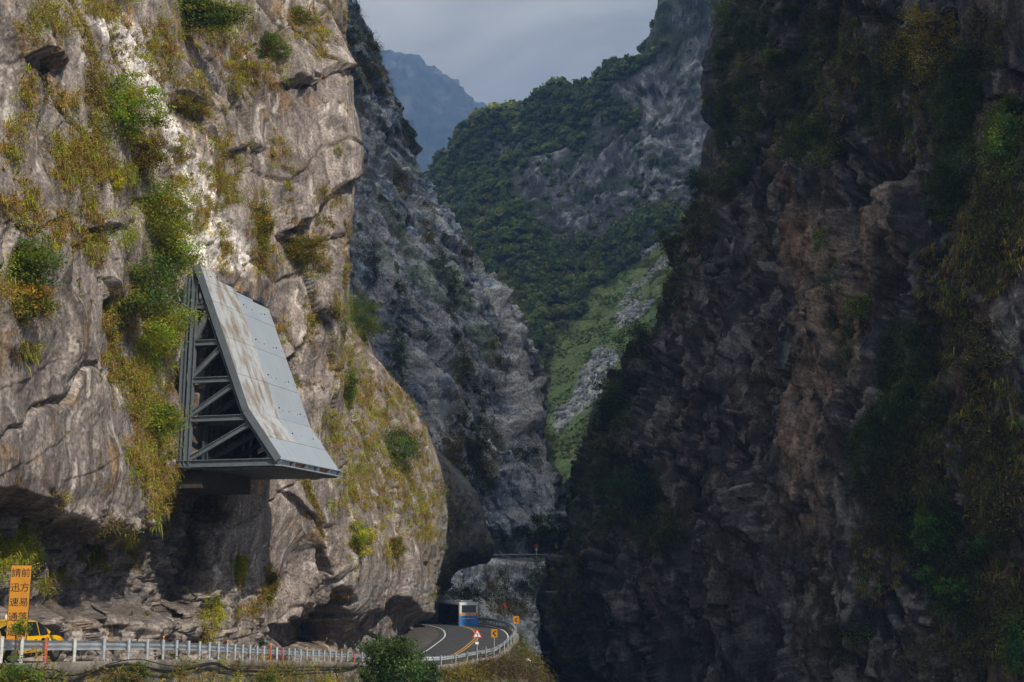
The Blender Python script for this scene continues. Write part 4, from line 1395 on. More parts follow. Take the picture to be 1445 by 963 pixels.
# pale boulders on the scree
mk = np.nonzero((M_scree > 0.3) & (MPX > 740) & (MPX < 1040))[0]
rk = Stuff()
for i in PRNG.choice(mk, min(900, len(mk)), replace=False):
    r = 0.35 + 1.3 * PRNG.rand() ** 3
    v = np.array([(x, y, z) for x in (-1, 1) for y in (-1, 1) for z in (-1, 1)], float) * (0.6 + 0.5 * PRNG.rand(8, 3)) * r * (0.7 + 0.6 * PRNG.rand(3))
    rk.add(v + MV[i] + MN[i] * r * 0.3, np.array([(0, 1, 3, 2), (4, 6, 7, 5), (0, 4, 5, 1), (2, 3, 7, 6), (0, 2, 6, 4), (1, 5, 7, 3)]), np.ones((8, 3)) * np.array([0.38, 0.38, 0.375]) * (0.7 + 0.5 * PRNG.rand()))
rk.build('scree_boulders', M_ROCK_M)
# ================================================================== road
M_ASPH = mat_plain('asphalt', (0.055, 0.056, 0.06), 0.85, 0, 0.25, 1.2, 0.2, 0.3)
M_CONC = mat_plain('weathered concrete', (0.21, 0.185, 0.155), 0.9, 0, 0.55, 0.9, 0.5, 0.2)
M_WHITE = mat_plain('white road paint', (0.62, 0.62, 0.60), 0.7, 0, 0.2, 3.0)
M_YELL = mat_plain('yellow road paint', (0.60, 0.33, 0.04), 0.7, 0, 0.2, 3.0)
M_GALV = mat_plain('galvanised steel', (0.52, 0.56, 0.60), 0.42, 0.55, 0.18, 2.0)
M_GALVP = mat_plain('worn galvanised post', (0.40, 0.43, 0.46), 0.55, 0.35, 0.3, 4.0)
M_REDP = mat_plain('chipped red post paint', (0.42, 0.10, 0.07), 0.6, 0, 0.6, 9.0)
M_PWHITE = mat_plain('white post paint', (0.50, 0.49, 0.47), 0.6, 0, 0.3, 8.0)
M_ORANGE = mat_plain('orange reflector', (0.75, 0.30, 0.02), 0.35, 0, 0.1, 8.0)
M_SLOPE2 = mat_plain('stony verge', (0.075, 0.07, 0.064), 0.95, 0, 0.4, 1.2, 0.6)
M_DARKM = mat_plain('dark rubber', (0.015, 0.015, 0.016), 0.6, 0, 0.2, 5.0)

ribbon('road', [(-0.1, 0.0), (2, 0.02), (4.3, 0.03), (7, 0.03), (9.5, 0.03), (15, 0.02)], M_ASPH, 0, RS[-1], 420)
mk = ribbon('centre_line', [(4.02, 0.036), (4.14, 0.036)], M_YELL, 0, RS[-1], 420)
mk2 = ribbon('centre_line', [(4.34, 0.036), (4.46, 0.036)], M_YELL, 0, RS[-1], 420)
ribbon('edge_line', [(0.72, 0.013), (0.87, 0.014)], M_WHITE, 0, RS[-1], 420)
ribbon('edge_line', [(7.75, 0.036), (7.90, 0.036)], M_WHITE, 0, RS[-1], 420)
# stained concrete gutter between inner line and rock
ribbon('gutter', [(8.6, 0.036), (8.75, 0.10), (9.3, 0.16), (12, 0.3)], M_SLOPE2, 0, RS[-1], 420)
ribbon('kerb', [(0.12, -0.05), (0.12, 0.10), (-0.40, 0.10), (-0.42, 0.06), (-0.45, -0.36), (-0.30, -0.40)][::-1], M_CONC, 0, RS[-1], 420)

# retaining wall below the kerb
sA, sB = s_of_px(232), s_of_px(512)
VW, offs_w = [], [(-0.47, -0.60), (-0.56, -1.6), (-0.68, -3.4), (-0.85, -5.4), (-0.2, -5.4)]
for s in np.linspace(sA, sB, 60):
    for o, dz in offs_w:
        VW.append(rail_at(s, o, dz)[0])
me = fast_mesh('retaining_wall', np.array(VW), grid_faces(60, 5), M_CONC)
tag(link('retaining_wall', me), 'stained concrete retaining wall holding the road edge under the guardrail', 'wall')

# ---- guardrail along the outer edge
g0, _ = rail_at(4.0, 0, 0)
gr = empty('guardrail', g0, 'long galvanised guardrail curving along the gorge edge from the taxi round to the bus', 'guardrail')
sE = RS[-1] - 18
WB = [(0.0, 0.72), (0.05, 0.70), (0.075, 0.65), (0.06, 0.60), (0.01, 0.565), (0.01, 0.535), (0.06, 0.50), (0.075, 0.45), (0.05, 0.40), (0.0, 0.38)]
ss_ = np.linspace(2.0, sE, 240)
V = []
for s in ss_:
    for o, z in WB:
        V.append(rail_at(s, o + 0.03, z + 0.13)[0] - g0)
    for o, z in WB[::-1]:
        V.append(rail_at(s, o + 0.018, z + 0.13)[0] - g0)
V = np.array(V)
nn_ = len(WB) * 2
a = np.arange(len(ss_) * nn_).reshape(-1, nn_)
a2 = np.concatenate([a, a[:, :1]], 1)
F = np.stack([a2[:-1, :-1], a2[1:, :-1], a2[1:, 1:], a2[:-1, 1:]], -1).reshape(-1, 4)
link('rail', fast_mesh('rail', V, F, M_GALV, smooth=False), gr)
pb = MB()
pb.cyl((0, 0, 0.42), 0.06, 0.89, n=12)
pb.cyl((0, 0, 0.87), 0.062, 0.02, n=12)
mp_ = {}
for key, mm in (('g', M_GALVP), ('r', M_REDP), ('w', M_PWHITE)):
    mp_[key] = pb.mesh('post', mm, True)
rb = MB()
rb.cyl((0, 0, 0.05), 0.018, 0.10, n=8)
rb.cyl((0, -0.012, 0.13), 0.045, 0.03, axis='Y', n=14)
rb.cyl((0, 0.012, 0.13), 0.045, 0.02, axis='Y', n=14)
refl_me = rb.mesh('reflector', M_ORANGE)
s = 3.0
k = 0
while s < sE and k < 99:
    p, h = rail_at(s, -0.09, 0.05)
    kind = 'r' if k in (5, 22, 24, 36) else ('w' if k in (3, 4, 6, 23) else 'g')
    post = link('post', mp_[kind], gr, Vector(p - g0), (0, 0, h))
    if kind == 'r':
        post['label'] = 'post with chipped red paint'
    if k % 6 == 4:
        link('reflector', refl_me, post, (0, 0, 0.88), (0, 0, math.pi / 2))
    s += 1.95
    k += 1

# ---- far road and its guardrail
M_CONCD = mat_plain('grey far kerb', (0.22, 0.22, 0.22), 0.9, 0, 0.3, 0.7, 0.3)
fa_ = [np.array(pix(x, 788.5, Y)) for x, Y in ((610, 250), (640, 256), (690, 262), (730, 265), (770, 268), (800, 276), (830, 300))]
fp = crm(7, np.linspace(0, 6, 70)) @ np.array(fa_)
n_ = np.array([0.05, -1.0, 0])
V = []
for p in fp:
    for o, dz in ((-0.8, -1.2), (-0.7, 0.12), (-0.2, 0.12), (-0.19, 0.02), (9, 0.02)):
        V.append(p - n_ * o + np.array([0, 0, dz]))
structure(link('far_road', fast_mesh('far_road', np.array(V), grid_faces(70, 5), M_CONCD)))
fg = empty('guardrail', fp[0], 'thin pale guardrail of the far road above the white marble slope', 'guardrail')
b = MB()
b.tube([Vector(p - fp[0]) + Vector((0, 0.1, 0.85)) for p in fp[::3]], 0.13, 6)
b.build('rail', M_GALV, fg)
pb = MB()
pb.cyl((0, 0, 0.5), 0.07, 1.0, n=8)
pm = pb.mesh('post', M_GALVP)
d_ = np.concatenate([[0], np.cumsum(np.linalg.norm(np.diff(fp, axis=0), axis=1))])
for s in np.arange(1, d_[-1], 2.2):
    q_ = np.array([np.interp(s, d_, fp[:, k]) for k in range(3)])
    link('post', pm, fg, Vector(q_ - fp[0]))

def px_of(p):
    return CX + FPX * p[0] / (p[1] * CP + p[2] * SP)


# ---- black hose along the wall
hp = [(40, 950), (56, 956), (76, 957), (97, 962), (112, 956), (130, 948), (152, 941), (176, 938), (200, 940), (218, 945), (240, 947), (268, 944), (298, 937), (312, 940), (326, 945), (352, 947),
      (392, 948), (440, 946), (490, 944), (506, 938)]
pts = []
for x, y in hp:
    s = next(s for s in np.arange(1, 110, 0.15) if px_of(rail_at(s, -0.68)[0]) > x)
    pts.append(Vector(pix(x, y, rail_at(s, -0.68)[0][1])))
b = MB()
W = crm(len(pts), np.linspace(0, len(pts) - 1, 90))
pp = W @ np.array([tuple(p) for p in pts])
b.tube([Vector(p) for p in pp], 0.055, 8)
tag(b.build('hose', M_DARKM, smooth=True), 'thick black hose sagging along the road edge below the guardrail', 'hose')
b = MB()
pp2 = pp + np.array([0, 0.06, 0.16]) + np.stack([np.zeros(90), np.zeros(90), 0.10 * np.sin(np.linspace(0, 17, 90))], 1)
b.tube([Vector(p) for p in pp2], 0.02, 6)
tag(b.build('cable', M_DARKM, smooth=True), 'thin black cable running just above the thick hose', 'cable')
# ================================================================== steel rock shelter cantilevered over the road
M_STEEL = mat_plain('painted grey steel', (0.155, 0.18, 0.205), 0.5, 0.25, 0.15, 1.2)
M_STEELD = mat_plain('grey steel with painted shade', (0.07, 0.08, 0.09), 0.6, 0.2, 0.2, 1.0)  # grey steel darkened to paint shade inside the frame; bolts share it
M_PLATE = mat_plain('blue grey steel plate', (0.36, 0.41, 0.46), 0.5, 0.15, 0.06, 0.5)
M_RUST = mat_plain('rusty bracket', (0.28, 0.14, 0.06), 0.8, 0, 0.4, 3.0)
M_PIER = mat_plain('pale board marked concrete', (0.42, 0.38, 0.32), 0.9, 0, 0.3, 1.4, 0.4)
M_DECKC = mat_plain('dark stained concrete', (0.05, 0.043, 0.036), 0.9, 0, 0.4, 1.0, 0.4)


def stained_plate():
    s = NT('stained pale plate')
    co = s.n('ShaderNodeTexCoord').outputs['Object']
    sv = s.mapping(co, (1.6, 1.6, 0.16))
    n1 = s.noise(sv, 0.9, 6, 0.6, 0.2)
    n2 = s.noise(co, 2.4, 8, 0.65, 0.3)
    c = s.ramp(n1, [(0.47, (0.41, 0.43, 0.45)), (0.53, (0.33, 0.31, 0.285)), (0.66, (0.235, 0.20, 0.165))])
    c = s.mul(c, s.ramp(n2, [(0.3, 0.8), (0.6, 1.08)]))
    s.bsdf(c, 0.65, 0.05)
    return s.m


M_STAIN = stained_plate()
AZ = math.radians(15)
O = Vector(pix(256, 655, 83))
H, LEN = 14.0, 10.2
UT, UK, UB, ZK = 0.45, 4.75, 7.35, 3.55
sh = empty('rock_shelter', O, 'slanted grey steel rock shelter jutting from the cliff over the road', 'rock shelter', -AZ)


def part(b, name, m, parent=sh, label=None, smooth=False):
    o = b.build(name, m, parent, smooth=smooth)
    if label:
        o['label'] = label
    return o


def u_at(z):
    return UB + (UK - UB) * z / ZK if z < ZK else UK + (UT - UK) * (z - ZK) / (H - ZK)


levels = [0.0, 3.1, 5.8, 8.45, 11.1]
bays = [0.12, 2.6, 5.1, 7.6, LEN - 0.15]
for bi, y in enumerate(bays):
    nm = M_STEEL if bi == 0 else M_STEELD
    b = MB()
    b.beam((0.35, y, -0.1), (0.35, y, H - 0.1), IBEAM(0.34, 0.42, 0.05), up=(1, 0, 0))
    part(b, 'post', nm)
    if bi in (0, 4):
        b = MB()
        b.beam((-0.28, y, -0.25), (-0.28, y, H - 0.6), IBEAM(0.34, 0.38, 0.05), up=(1, 0, 0))
        part(b, 'post', nm)
    # sloping chord with its kink
    b = MB()
    t0 = 0.34
    ztop = H if bi == 0 else H - 1.3
    b.beam((u_at(ztop) - 0.2, y, ztop - 0.05), (UK - 0.22, y, ZK - 0.02), IBEAM(0.32, 0.46, 0.06), up=(1, 0, 0.35))
    part(b, 'sloping_chord', nm)
    b = MB()
    b.beam((UK - 0.22, y, ZK - 0.02), (UB - 0.42, y, 0.2), IBEAM(0.32, 0.46, 0.06), up=(1, 0, 0.6))
    part(b, 'sloping_chord', nm)
    b = MB()
    b.beam((-0.4, y, 0.0), (UB - 0.1, y, 0.0), IBEAM(0.34, 0.50, 0.06))
    part(b, 'floor_beam', nm)
    for k, z in enumerate(levels[1:]):
        b = MB()
        b.beam((0.5, y, z), (u_at(z) - 0.45, y, z), IBEAM(0.30, 0.40, 0.05))
        part(b, 'cross_beam', nm)
    for k in range(4):
        z0, z1 = levels[k] + 0.35, levels[k + 1] - 0.45
        b = MB()
        b.beam((0.55, y + 0.01, z0), (u_at(z1) - 0.42, y + 0.01, z1), IBEAM(0.26, 0.36, 0.05))
        part(b, 'diagonal_brace', nm)
# lengthwise purlins under the plate
for z in (0.35, 1.9, 3.3, 4.9, 6.6, 8.3, 10.0, 11.7, 13.3):
    b = MB()
    b.beam((u_at(z) - 0.16, 0.1, z), (u_at(z) - 0.16, LEN - 0.1, z), IBEAM(0.2, 0.2, 0.03))
    part(b, 'purlin', M_STEELD)
# stubs tying the posts to the concrete pier
for z, y in ((0.0, 0.12), (6.9, 0.12), (11.2, 0.12)):
    b = MB()
    b.beam((-1.3, y - 0.3, z), (-0.45, y - 0.3, z), IBEAM(0.32, 0.46, 0.06))
    part(b, 'tie_beam', M_STEEL)
# plating: near half pale and stained, far half blue grey
cuts = [0.12, 1.75, ZK, 6.2, 8.9, 11.5, 13.0, H + 0.06]
yc = [(-0.18, 2.3), (2.31, 4.95), (4.96, 7.6), (7.61, LEN)]
for ci, (y0, y1) in enumerate(yc):
    for k in range(len(cuts) - 1):
        z0, z1 = cuts[k] + 0.012, cuts[k + 1] - 0.012
        if ci >= 1 and k == 6:
            z1 = H - 0.3 - 0.25 * ci
        P0 = Vector((u_at(z0) + 0.10, 0, z0))
        P1 = Vector((u_at(z1) + 0.10, 0, z1))
        nrm = Vector((P0.z - P1.z, 0, P1.x - P0.x))
        nrm = Vector((abs(nrm.x), 0, abs(nrm.z))).normalized()
        th = 0.035 + (0.006 if ci == 1 else 0) + 0.002 * (k % 2)
        vs = []
        for q_ in (Vector((0, 0, 0)), nrm * th):
            for (pp_, yy) in ((P0, y0), (P0, y1), (P1, y1), (P1, y0)):
                vs.append(Vector((pp_.x + q_.x, yy, pp_.z + q_.z)))
        b = MB()
        b.add(vs, [(3, 2, 1, 0), (4, 5, 6, 7), (0, 1, 5, 4), (1, 2, 6, 5), (2, 3, 7, 6), (3, 0, 4, 7)])
        stain = ci < 2 and k >= 1
        o = part(b, 'roof_plate', M_STAIN if stain else M_PLATE, label='pale plate with brown stains' if stain else None)
# edge trim down the near side of the plating
b = MB()
b.beam((UT + 0.06, -0.2, H + 0.05), (UK + 0.06, -0.2, ZK), RECT(0.05, 0.5), up=(1, 0, 0.35))
b.beam((UK + 0.06, -0.2, ZK), (UB + 0.02, -0.2, 0.12), RECT(0.05, 0.5), up=(1, 0, 0.6))
part(b, 'edge_trim', M_STEEL)
# bolts in rows
b = MB()
b.cyl((0, 0, 0), 0.05, 0.08, axis='X', n=8)
bolt_me = b.mesh('bolt', M_STEELD)
for z in (2.5, 4.4, 6.9, 9.6, 12.3):
    for y in (5.6, 6.1, 7.0, 8.3, 8.8, 9.6):
        p = Vector((u_at(z) + 0.155, y + 0.2 * math.sin(z * 7 + y), z + 0.15 * math.sin(y * 5)))
        link('bolt', bolt_me, sh, p)
# boxed lower lip with stiffeners
b = MB()
b.beam((UB + 0.02, -0.15, -0.26), (UB + 0.02, LEN, -0.26), RECT(0.5, 0.06))
b.beam((UB + 0.02, -0.15, 0.16), (UB + 0.02, LEN, 0.16), RECT(0.4, 0.05))
part(b, 'lip', M_PLATE)
for k in range(6):
    b = MB()
    y = -0.05 + k * (LEN - 0.1) / 5
    b.box((UB + 0.06, y, -0.05), (0.34, 0.10, 0.36))
    part(b, 'stiffener', M_STEEL)
for k in range(5):
    b = MB()
    y = -0.05 + (k + 0.5) * (LEN - 0.1) / 5
    b.box((UB - 0.12, y, -0.05), (0.06, 1.75, 0.34))
    part(b, 'lip_panel', M_RUST if k in (1, 3) else M_PLATE)
# deck under the frame
b = MB()
for k in range(11):
    b.box((0.3 + k * 0.66, LEN / 2, -0.33), (0.58, LEN - 0.1, 0.07))
part(b, 'deck', M_STEELD)
# concrete behind: pier, and the dark seat under the deck
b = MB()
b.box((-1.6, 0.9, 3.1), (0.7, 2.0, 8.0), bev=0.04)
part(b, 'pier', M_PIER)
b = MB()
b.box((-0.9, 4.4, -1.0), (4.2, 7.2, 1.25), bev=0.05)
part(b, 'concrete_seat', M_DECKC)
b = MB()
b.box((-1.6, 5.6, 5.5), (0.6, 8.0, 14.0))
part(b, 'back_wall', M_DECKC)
# ================================================================== vehicles
M_TAXI = mat_plain('taxi yellow paint', (0.80, 0.44, 0.01), 0.22, 0, 0.03, 1.0, 0, 0.6)
M_GLASS = mat_plain('tinted glass', (0.02, 0.025, 0.03), 0.06, 0, 0.1, 1.0, 0, 0.8)
M_TYRE = mat_plain('tyre', (0.012, 0.012, 0.012), 0.8, 0, 0.2, 5.0)
M_RIM = mat_plain('alloy rim', (0.22, 0.22, 0.23), 0.35, 0.7, 0.1, 5.0)
M_BLACK = mat_plain('black trim', (0.012, 0.012, 0.013), 0.5, 0, 0.2, 5.0)
M_RED = mat_plain('red lens', (0.55, 0.02, 0.015), 0.25, 0, 0.1, 5.0)
M_CLEAR = mat_plain('clear lamp', (0.7, 0.7, 0.68), 0.15, 0, 0.05, 5.0)
M_STICK = mat_plain('green sticker', (0.02, 0.33, 0.16), 0.5, 0, 0.05, 5.0)
M_STICKW = mat_plain('white sticker', (0.75, 0.76, 0.74), 0.5, 0, 0.05, 5.0)
M_BUSW = mat_plain('pale bus paint', (0.55, 0.58, 0.60), 0.3, 0, 0.06, 1.5, 0, 0.5)
M_BUSB = mat_plain('bright blue bus paint', (0.015, 0.22, 0.58), 0.28, 0, 0.06, 1.5, 0, 0.5)
M_BUSO = mat_plain('orange bus band', (0.80, 0.27, 0.015), 0.35, 0, 0.06, 1.5)
M_BUSD = mat_plain('dark bus side', (0.018, 0.02, 0.026), 0.2, 0, 0.1, 1.5, 0, 0.6)
M_LETTER = mat_plain('pale lettering', (0.78, 0.74, 0.64), 0.5, 0, 0.05, 5.0)


def ring_loft(stations, ringf):
    """stations along x; ringf gives the half ring (y>=0) bottom to top; mirrored and closed"""
    rings = []
    for st_ in stations:
        h = ringf(st_)
        full = [(st_[0], y, z) for y, z in h] + [(st_[0], -y, z) for y, z in h[::-1]]
        rings.append(full)
    n = len(rings[0])
    vs = [p for r in rings for p in r]
    fs = []
    for k in range(len(rings) - 1):
        for j in range(n):
            j2 = (j + 1) % n
            fs.append((k * n + j, (k + 1) * n + j, (k + 1) * n + j2, k * n + j2))
    fs.append(tuple(range(n)))
    fs.append(tuple((len(rings) - 1) * n + j for j in range(n))[::-1])
    return vs, fs, rings, n


def subsurf(o, lv=1):
    m = o.modifiers.new('Subsurf', 'SUBSURF')
    m.levels = lv
    m.render_levels = lv


# --- yellow taxi: x forward; station = (x, half width, sill z, belt z, roof z, roof half width)
s_t = next(s for s in np.arange(1, 60, 0.1) if px_of(rail_at(s, 2.3)[0]) > 16)
ts, th = rail_at(s_t, 2.3, 0.03)
taxi = empty('taxi', ts, 'yellow taxi passing behind the tall yellow warning sign', 'taxi', th)
STN = [(-2.22, 0.66, 0.42, 0.80, 0.86, 0.55), (-2.15, 0.80, 0.30, 0.92, 1.02, 0.62), (-1.9, 0.85, 0.24, 0.97, 1.36, 0.60), (-1.35, 0.865, 0.22, 0.97, 1.52, 0.62),
       (-0.4, 0.87, 0.22, 0.96, 1.56, 0.64), (0.35, 0.87, 0.22, 0.95, 1.53, 0.63), (0.85, 0.87, 0.22, 0.95, 1.36, 0.62), (1.35, 0.86, 0.22, 0.94, 1.02, 0.66),
       (1.75, 0.84, 0.23, 0.88, 0.93, 0.66), (2.1, 0.76, 0.27, 0.78, 0.82, 0.60), (2.24, 0.60, 0.40, 0.66, 0.69, 0.48)]


def taxi_ring(s_):
    x, w_, z0, zb, zr, wr = s_
    return [(0.0, z0), (w_ * 0.85, z0), (w_ * 0.97, z0 + 0.12), (w_, zb - 0.28), (w_ * 0.985, zb - 0.04), (w_ * 0.955, zb), (wr + (w_ * 0.955 - wr) * 0.12, zr - 0.05), (wr * 0.8, zr), (0.0, zr + 0.015)]


vs, fs, rings, n = ring_loft(STN, taxi_ring)
b = MB()
b.add(vs, fs)
body = b.build('body', M_TAXI, taxi, smooth=True)


def pane(ringA, ringB, j0, j1, ins, out, side):
    def P(r, j):
        v = Vector(r[j])
        return Vector((v.x, v.y * side, v.z))
    a, b_, c, d = P(ringA, j0), P(ringB, j0), P(ringB, j1), P(ringA, j1)
    cen = (a + b_ + c + d) / 4
    q4 = [cen + (p - cen) * ins for p in (a, b_, c, d)]
    nrm = (q4[1] - q4[0]).cross(q4[2] - q4[0]).normalized()
    if nrm.y * side < 0:
        nrm = -nrm
    return [p + nrm * out for p in q4] + [p + nrm * (out - 0.012) for p in q4]


QF = [(0, 1, 2, 3), (4, 5, 6, 7), (0, 1, 5, 4), (1, 2, 6, 5), (2, 3, 7, 6), (3, 0, 4, 7)]
for side in (1, -1):
    for k in (2, 3, 4, 5, 6):
        b = MB()
        b.add(pane(rings[k], rings[k + 1], 5, 6, 0.92 if k not in (6,) else 0.84, 0.012 if k < 5 else 0.035, side), QF)
        o = b.build('window', M_GLASS, taxi)
b = MB()
for k in (6,):
    r0, r1 = rings[k], rings[k + 1]
    vs = [Vector(r0[7]), Vector(r1[7]), Vector((r1[7][0], -r1[7][1], r1[7][2])), Vector((r0[7][0], -r0[7][1], r0[7][2]))]
    vs = [v + Vector((0.012, 0, 0.02)) for v in vs] + [v + Vector((0, 0, 0.004)) for v in vs]
    b.add(vs, QF)
b.build('windscreen', M_GLASS, taxi)
for side in (1, -1):
    b = MB()
    b.box((0.98, 0.98 * side, 1.02), (0.12, 0.2, 0.14), bev=0.03)
    b.build('wing_mirror', M_BLACK, taxi)
    b = MB()
    b.box((0, 0.875 * side, 0.30), (3.9, 0.02, 0.16))
    b.build('sill', M_BLACK, taxi)
    b = MB()
    b.box((2.08, 0.62 * side, 0.68), (0.16, 0.24, 0.12), bev=0.03)
    b.build('headlight', M_CLEAR, taxi)
    b = MB()
    b.box((-2.12, 0.70 * side, 0.85), (0.12, 0.16, 0.22), bev=0.03)
    b.build('tail_light', M_RED, taxi)
    for x in (-0.95, 0.05):
        b = MB()
        b.box((x, 0.88 * side, 0.86), (0.18, 0.03, 0.03), bev=0.008)
        b.build('door_handle', M_TAXI, taxi)
    for x in (-1.38, 1.36):
        b = MB()
        b.cyl((x, 0.868 * side, 0.36), 0.40, 0.02, axis='Y', n=28)
        b.build('wheel_arch', M_BLACK, taxi)
        b = MB()
        b.cyl((x, 0.82 * side, 0.315), 0.315, 0.2, axis='Y', n=28)
        wh = b.build('wheel', M_TYRE, taxi)
        b = MB()
        b.cyl((x, 0.925 * side, 0.315), 0.20, 0.015, axis='Y', n=20)
        b.build('rim', M_RIM, wh)
for x, mm, w_ in ((1.30, M_STICK, 0.13), (1.14, M_STICK, 0.13), (1.0, M_STICKW, 0.06)):
    b = MB()
    b.box((x, -0.872, 0.72), (w_, 0.012, 0.17))
    b.build('sticker', mm, taxi)
b = MB()
for dx in (0.0, 0.26):
    b.beam((0.42 + dx, -0.875, 0.80), (0.56 + dx, -0.875, 0.84), RECT(0.012, 0.10), up=(0, 0, 1))
    b.beam((0.52 + dx, -0.876, 0.86), (0.64 + dx, -0.876, 0.80), RECT(0.012, 0.06), up=(0, 0, 1))
b.build('emblem', M_BLACK, taxi)
b = MB()
b.box((-0.15, -0.874, 0.66), (0.22, 0.012, 0.30))
b.build('door_number', M_STICKW, taxi)
b = MB()
b.box((-0.2, 0, 1.65), (0.16, 0.5, 0.16), bev=0.03)
b.build('roof_lamp', M_STICKW, taxi)

# --- coach
bz = pix(662, 888, 156)[2]
bus = empty('coach', pix(661.5, 888, 156), 'blue and white coach with an orange band rounding the bend under the rock', 'bus', math.radians(90 + 16.5))
BL, BW, BH = 11.8, 2.55, 3.3
b = MB()


def bus_ring(s_):
    x, w_, z0, z1 = s_
    return [(0, z0), (w_ * 0.94, z0), (w_, z0 + 0.12), (w_, z1 - 0.28), (w_ * 0.97, z1 - 0.1), (w_ * 0.86, z1), (0, z1 + 0.05)]


h2 = BW / 2
vs, fs, rings, n = ring_loft([(0, h2 * 0.95, 0.42, BH - 0.12), (0.10, h2, 0.34, BH), (BL - 0.5, h2, 0.34, BH), (BL - 0.1, h2 * 0.96, 0.36, BH - 0.2), (BL, h2 * 0.9, 0.45, BH - 0.5)], bus_ring)
b.add(vs, fs)
b.build('body', M_BUSW, bus, smooth=True)
for side in (1, -1):
    b = MB()
    b.box((BL / 2, (h2 + 0.008) * side, 1.72), (BL - 0.7, 0.03, 2.55))
    sp = b.build('side_panel', M_BUSD, bus)
    for k in range(6):
        b = MB()
        b.box((1.2 + k * 1.75, (h2 + 0.026) * side, 2.25), (1.66, 0.02, 1.0))
        b.build('window', M_GLASS, bus)
    for k in range(4):
        b = MB()
        b.box((0.8 + k * 2.6, (h2 + 0.03) * side, 0.75), (0.14, 0.03, 0.09))
        b.build('side_marker', M_ORANGE, bus)
    for x in (2.9, 8.9):
        b = MB()
        b.cyl((x, (h2 - 0.1) * side, 0.48), 0.48, 0.28, axis='Y', n=24)
        wh = b.build('wheel', M_TYRE, bus)
        b = MB()
        b.cyl((x, (h2 + 0.05) * side, 0.48), 0.26, 0.02, axis='Y', n=16)
        b.build('rim', M_RIM, wh)
    for z, hh in ((0.98, 0.22), (1.22, 0.18)):
        b = MB()
        b.box((-0.02, 1.16 * side, z), (0.06, 0.11, hh), bev=0.02)
        b.build('tail_light', M_RED, bus)
    b = MB()
    b.box((-0.02, 1.08 * side, 2.92), (0.06, 0.12, 0.12), bev=0.02)
    b.build('marker_light', M_RED, bus)
for nm, z, hh, ww, mm, xx in (('rear_window', 2.50, 0.92, 1.86, M_GLASS, -0.02), ('orange_band', 1.82, 0.30, 2.50, M_BUSO, -0.015), ('rear_panel', 1.06, 1.12, 2.46, M_BUSB, -0.012), ('bumper', 0.48, 0.12, 2.3, M_BUSB, -0.03)):
    b = MB()
    b.box((xx, 0, z), (0.05, ww, hh), bev=0.012)
    b.build(nm, mm, bus)
b = MB()
x = -0.98
rngb = random.Random(4)
while x < 0.95:
    w_ = rngb.choice((0.05, 0.14, 0.16, 0.12))
    if abs(x) > 0.10:
        b.box((-0.045, -x, 1.80), (0.012, w_, 0.05))
        b.box((-0.045, -x - w_ * 0.4, 1.80), (0.012, 0.035, 0.19))
        if rngb.random() < 0.7:
            b.box((-0.045, -x, 1.88), (0.012, w_, 0.035))
        if rngb.random() < 0.6:
            b.box((-0.045, -x, 1.72), (0.012, w_, 0.035))
    x += 0.2
b.build('lettering', M_LETTER, bus)
b = MB()
b.box((-0.045, 0, 1.32), (0.02, 1.7, 0.05))
b.build('trim_line', M_BUSW, bus)
b = MB()
for k in range(3):
    b.box((-0.042, 0, 1.46 + k * 0.05), (0.012, 2.0, 0.02))
b.build('vent', M_BLACK, bus)
b = MB()
b.box((-0.05, 0, 0.98), (0.02, 0.40, 0.17))
b.build('number_plate', M_RED, bus)
b = MB()
b.box((2.2, 0, BH + 0.12), (2.2, 1.6, 0.18), bev=0.06)
b.build('roof_unit', M_BUSW, bus)
b = MB()
b.box((6.4, 0, BH + 0.10), (1.0, 0.9, 0.14), bev=0.05)
b.build('roof_hatch', M_BUSW, bus)

# ================================================================== signs
M_SIGNY = mat_plain('yellow sign sheet', (0.50, 0.205, 0.01), 0.5, 0, 0.14, 2.0)
M_SIGNB = mat_plain('black sign paint', (0.012, 0.012, 0.012), 0.6, 0, 0.1, 5.0)
M_SIGNW = mat_plain('white sign sheet', (0.78, 0.78, 0.76), 0.45, 0, 0.05, 5.0)
M_SIGNR = mat_plain('red sign paint', (0.62, 0.025, 0.02), 0.45, 0, 0.08, 5.0)
M_SIGNO = mat_plain('orange red reflector board', (0.75, 0.08, 0.03), 0.45, 0, 0.1, 5.0)
M_POLE = mat_plain('grey sign pole', (0.40, 0.42, 0.44), 0.5, 0.4, 0.15, 4.0)


def face_cam(p):
    return math.atan2(-p[0], p[1]) * -1


def text_obj(name, ch, size, mat, parent, loc, rot):
    cu = bpy.data.curves.new(name, 'FONT')
    cu.body = ch
    cu.size = size
    cu.align_x = 'CENTER'
    cu.align_y = 'CENTER'
    cu.extrude = 0.004
    cu.offset = 0.0015
    cu.materials.append(mat)
    o = bpy.data.objects.new(name, cu)
    COL.objects.link(o)
    dg = bpy.context.evaluated_depsgraph_get()
    me = bpy.data.meshes.new_from_object(o.evaluated_get(dg))
    bpy.data.objects.remove(o)
    me.name = name
    return link(name, me, parent, loc, rot)


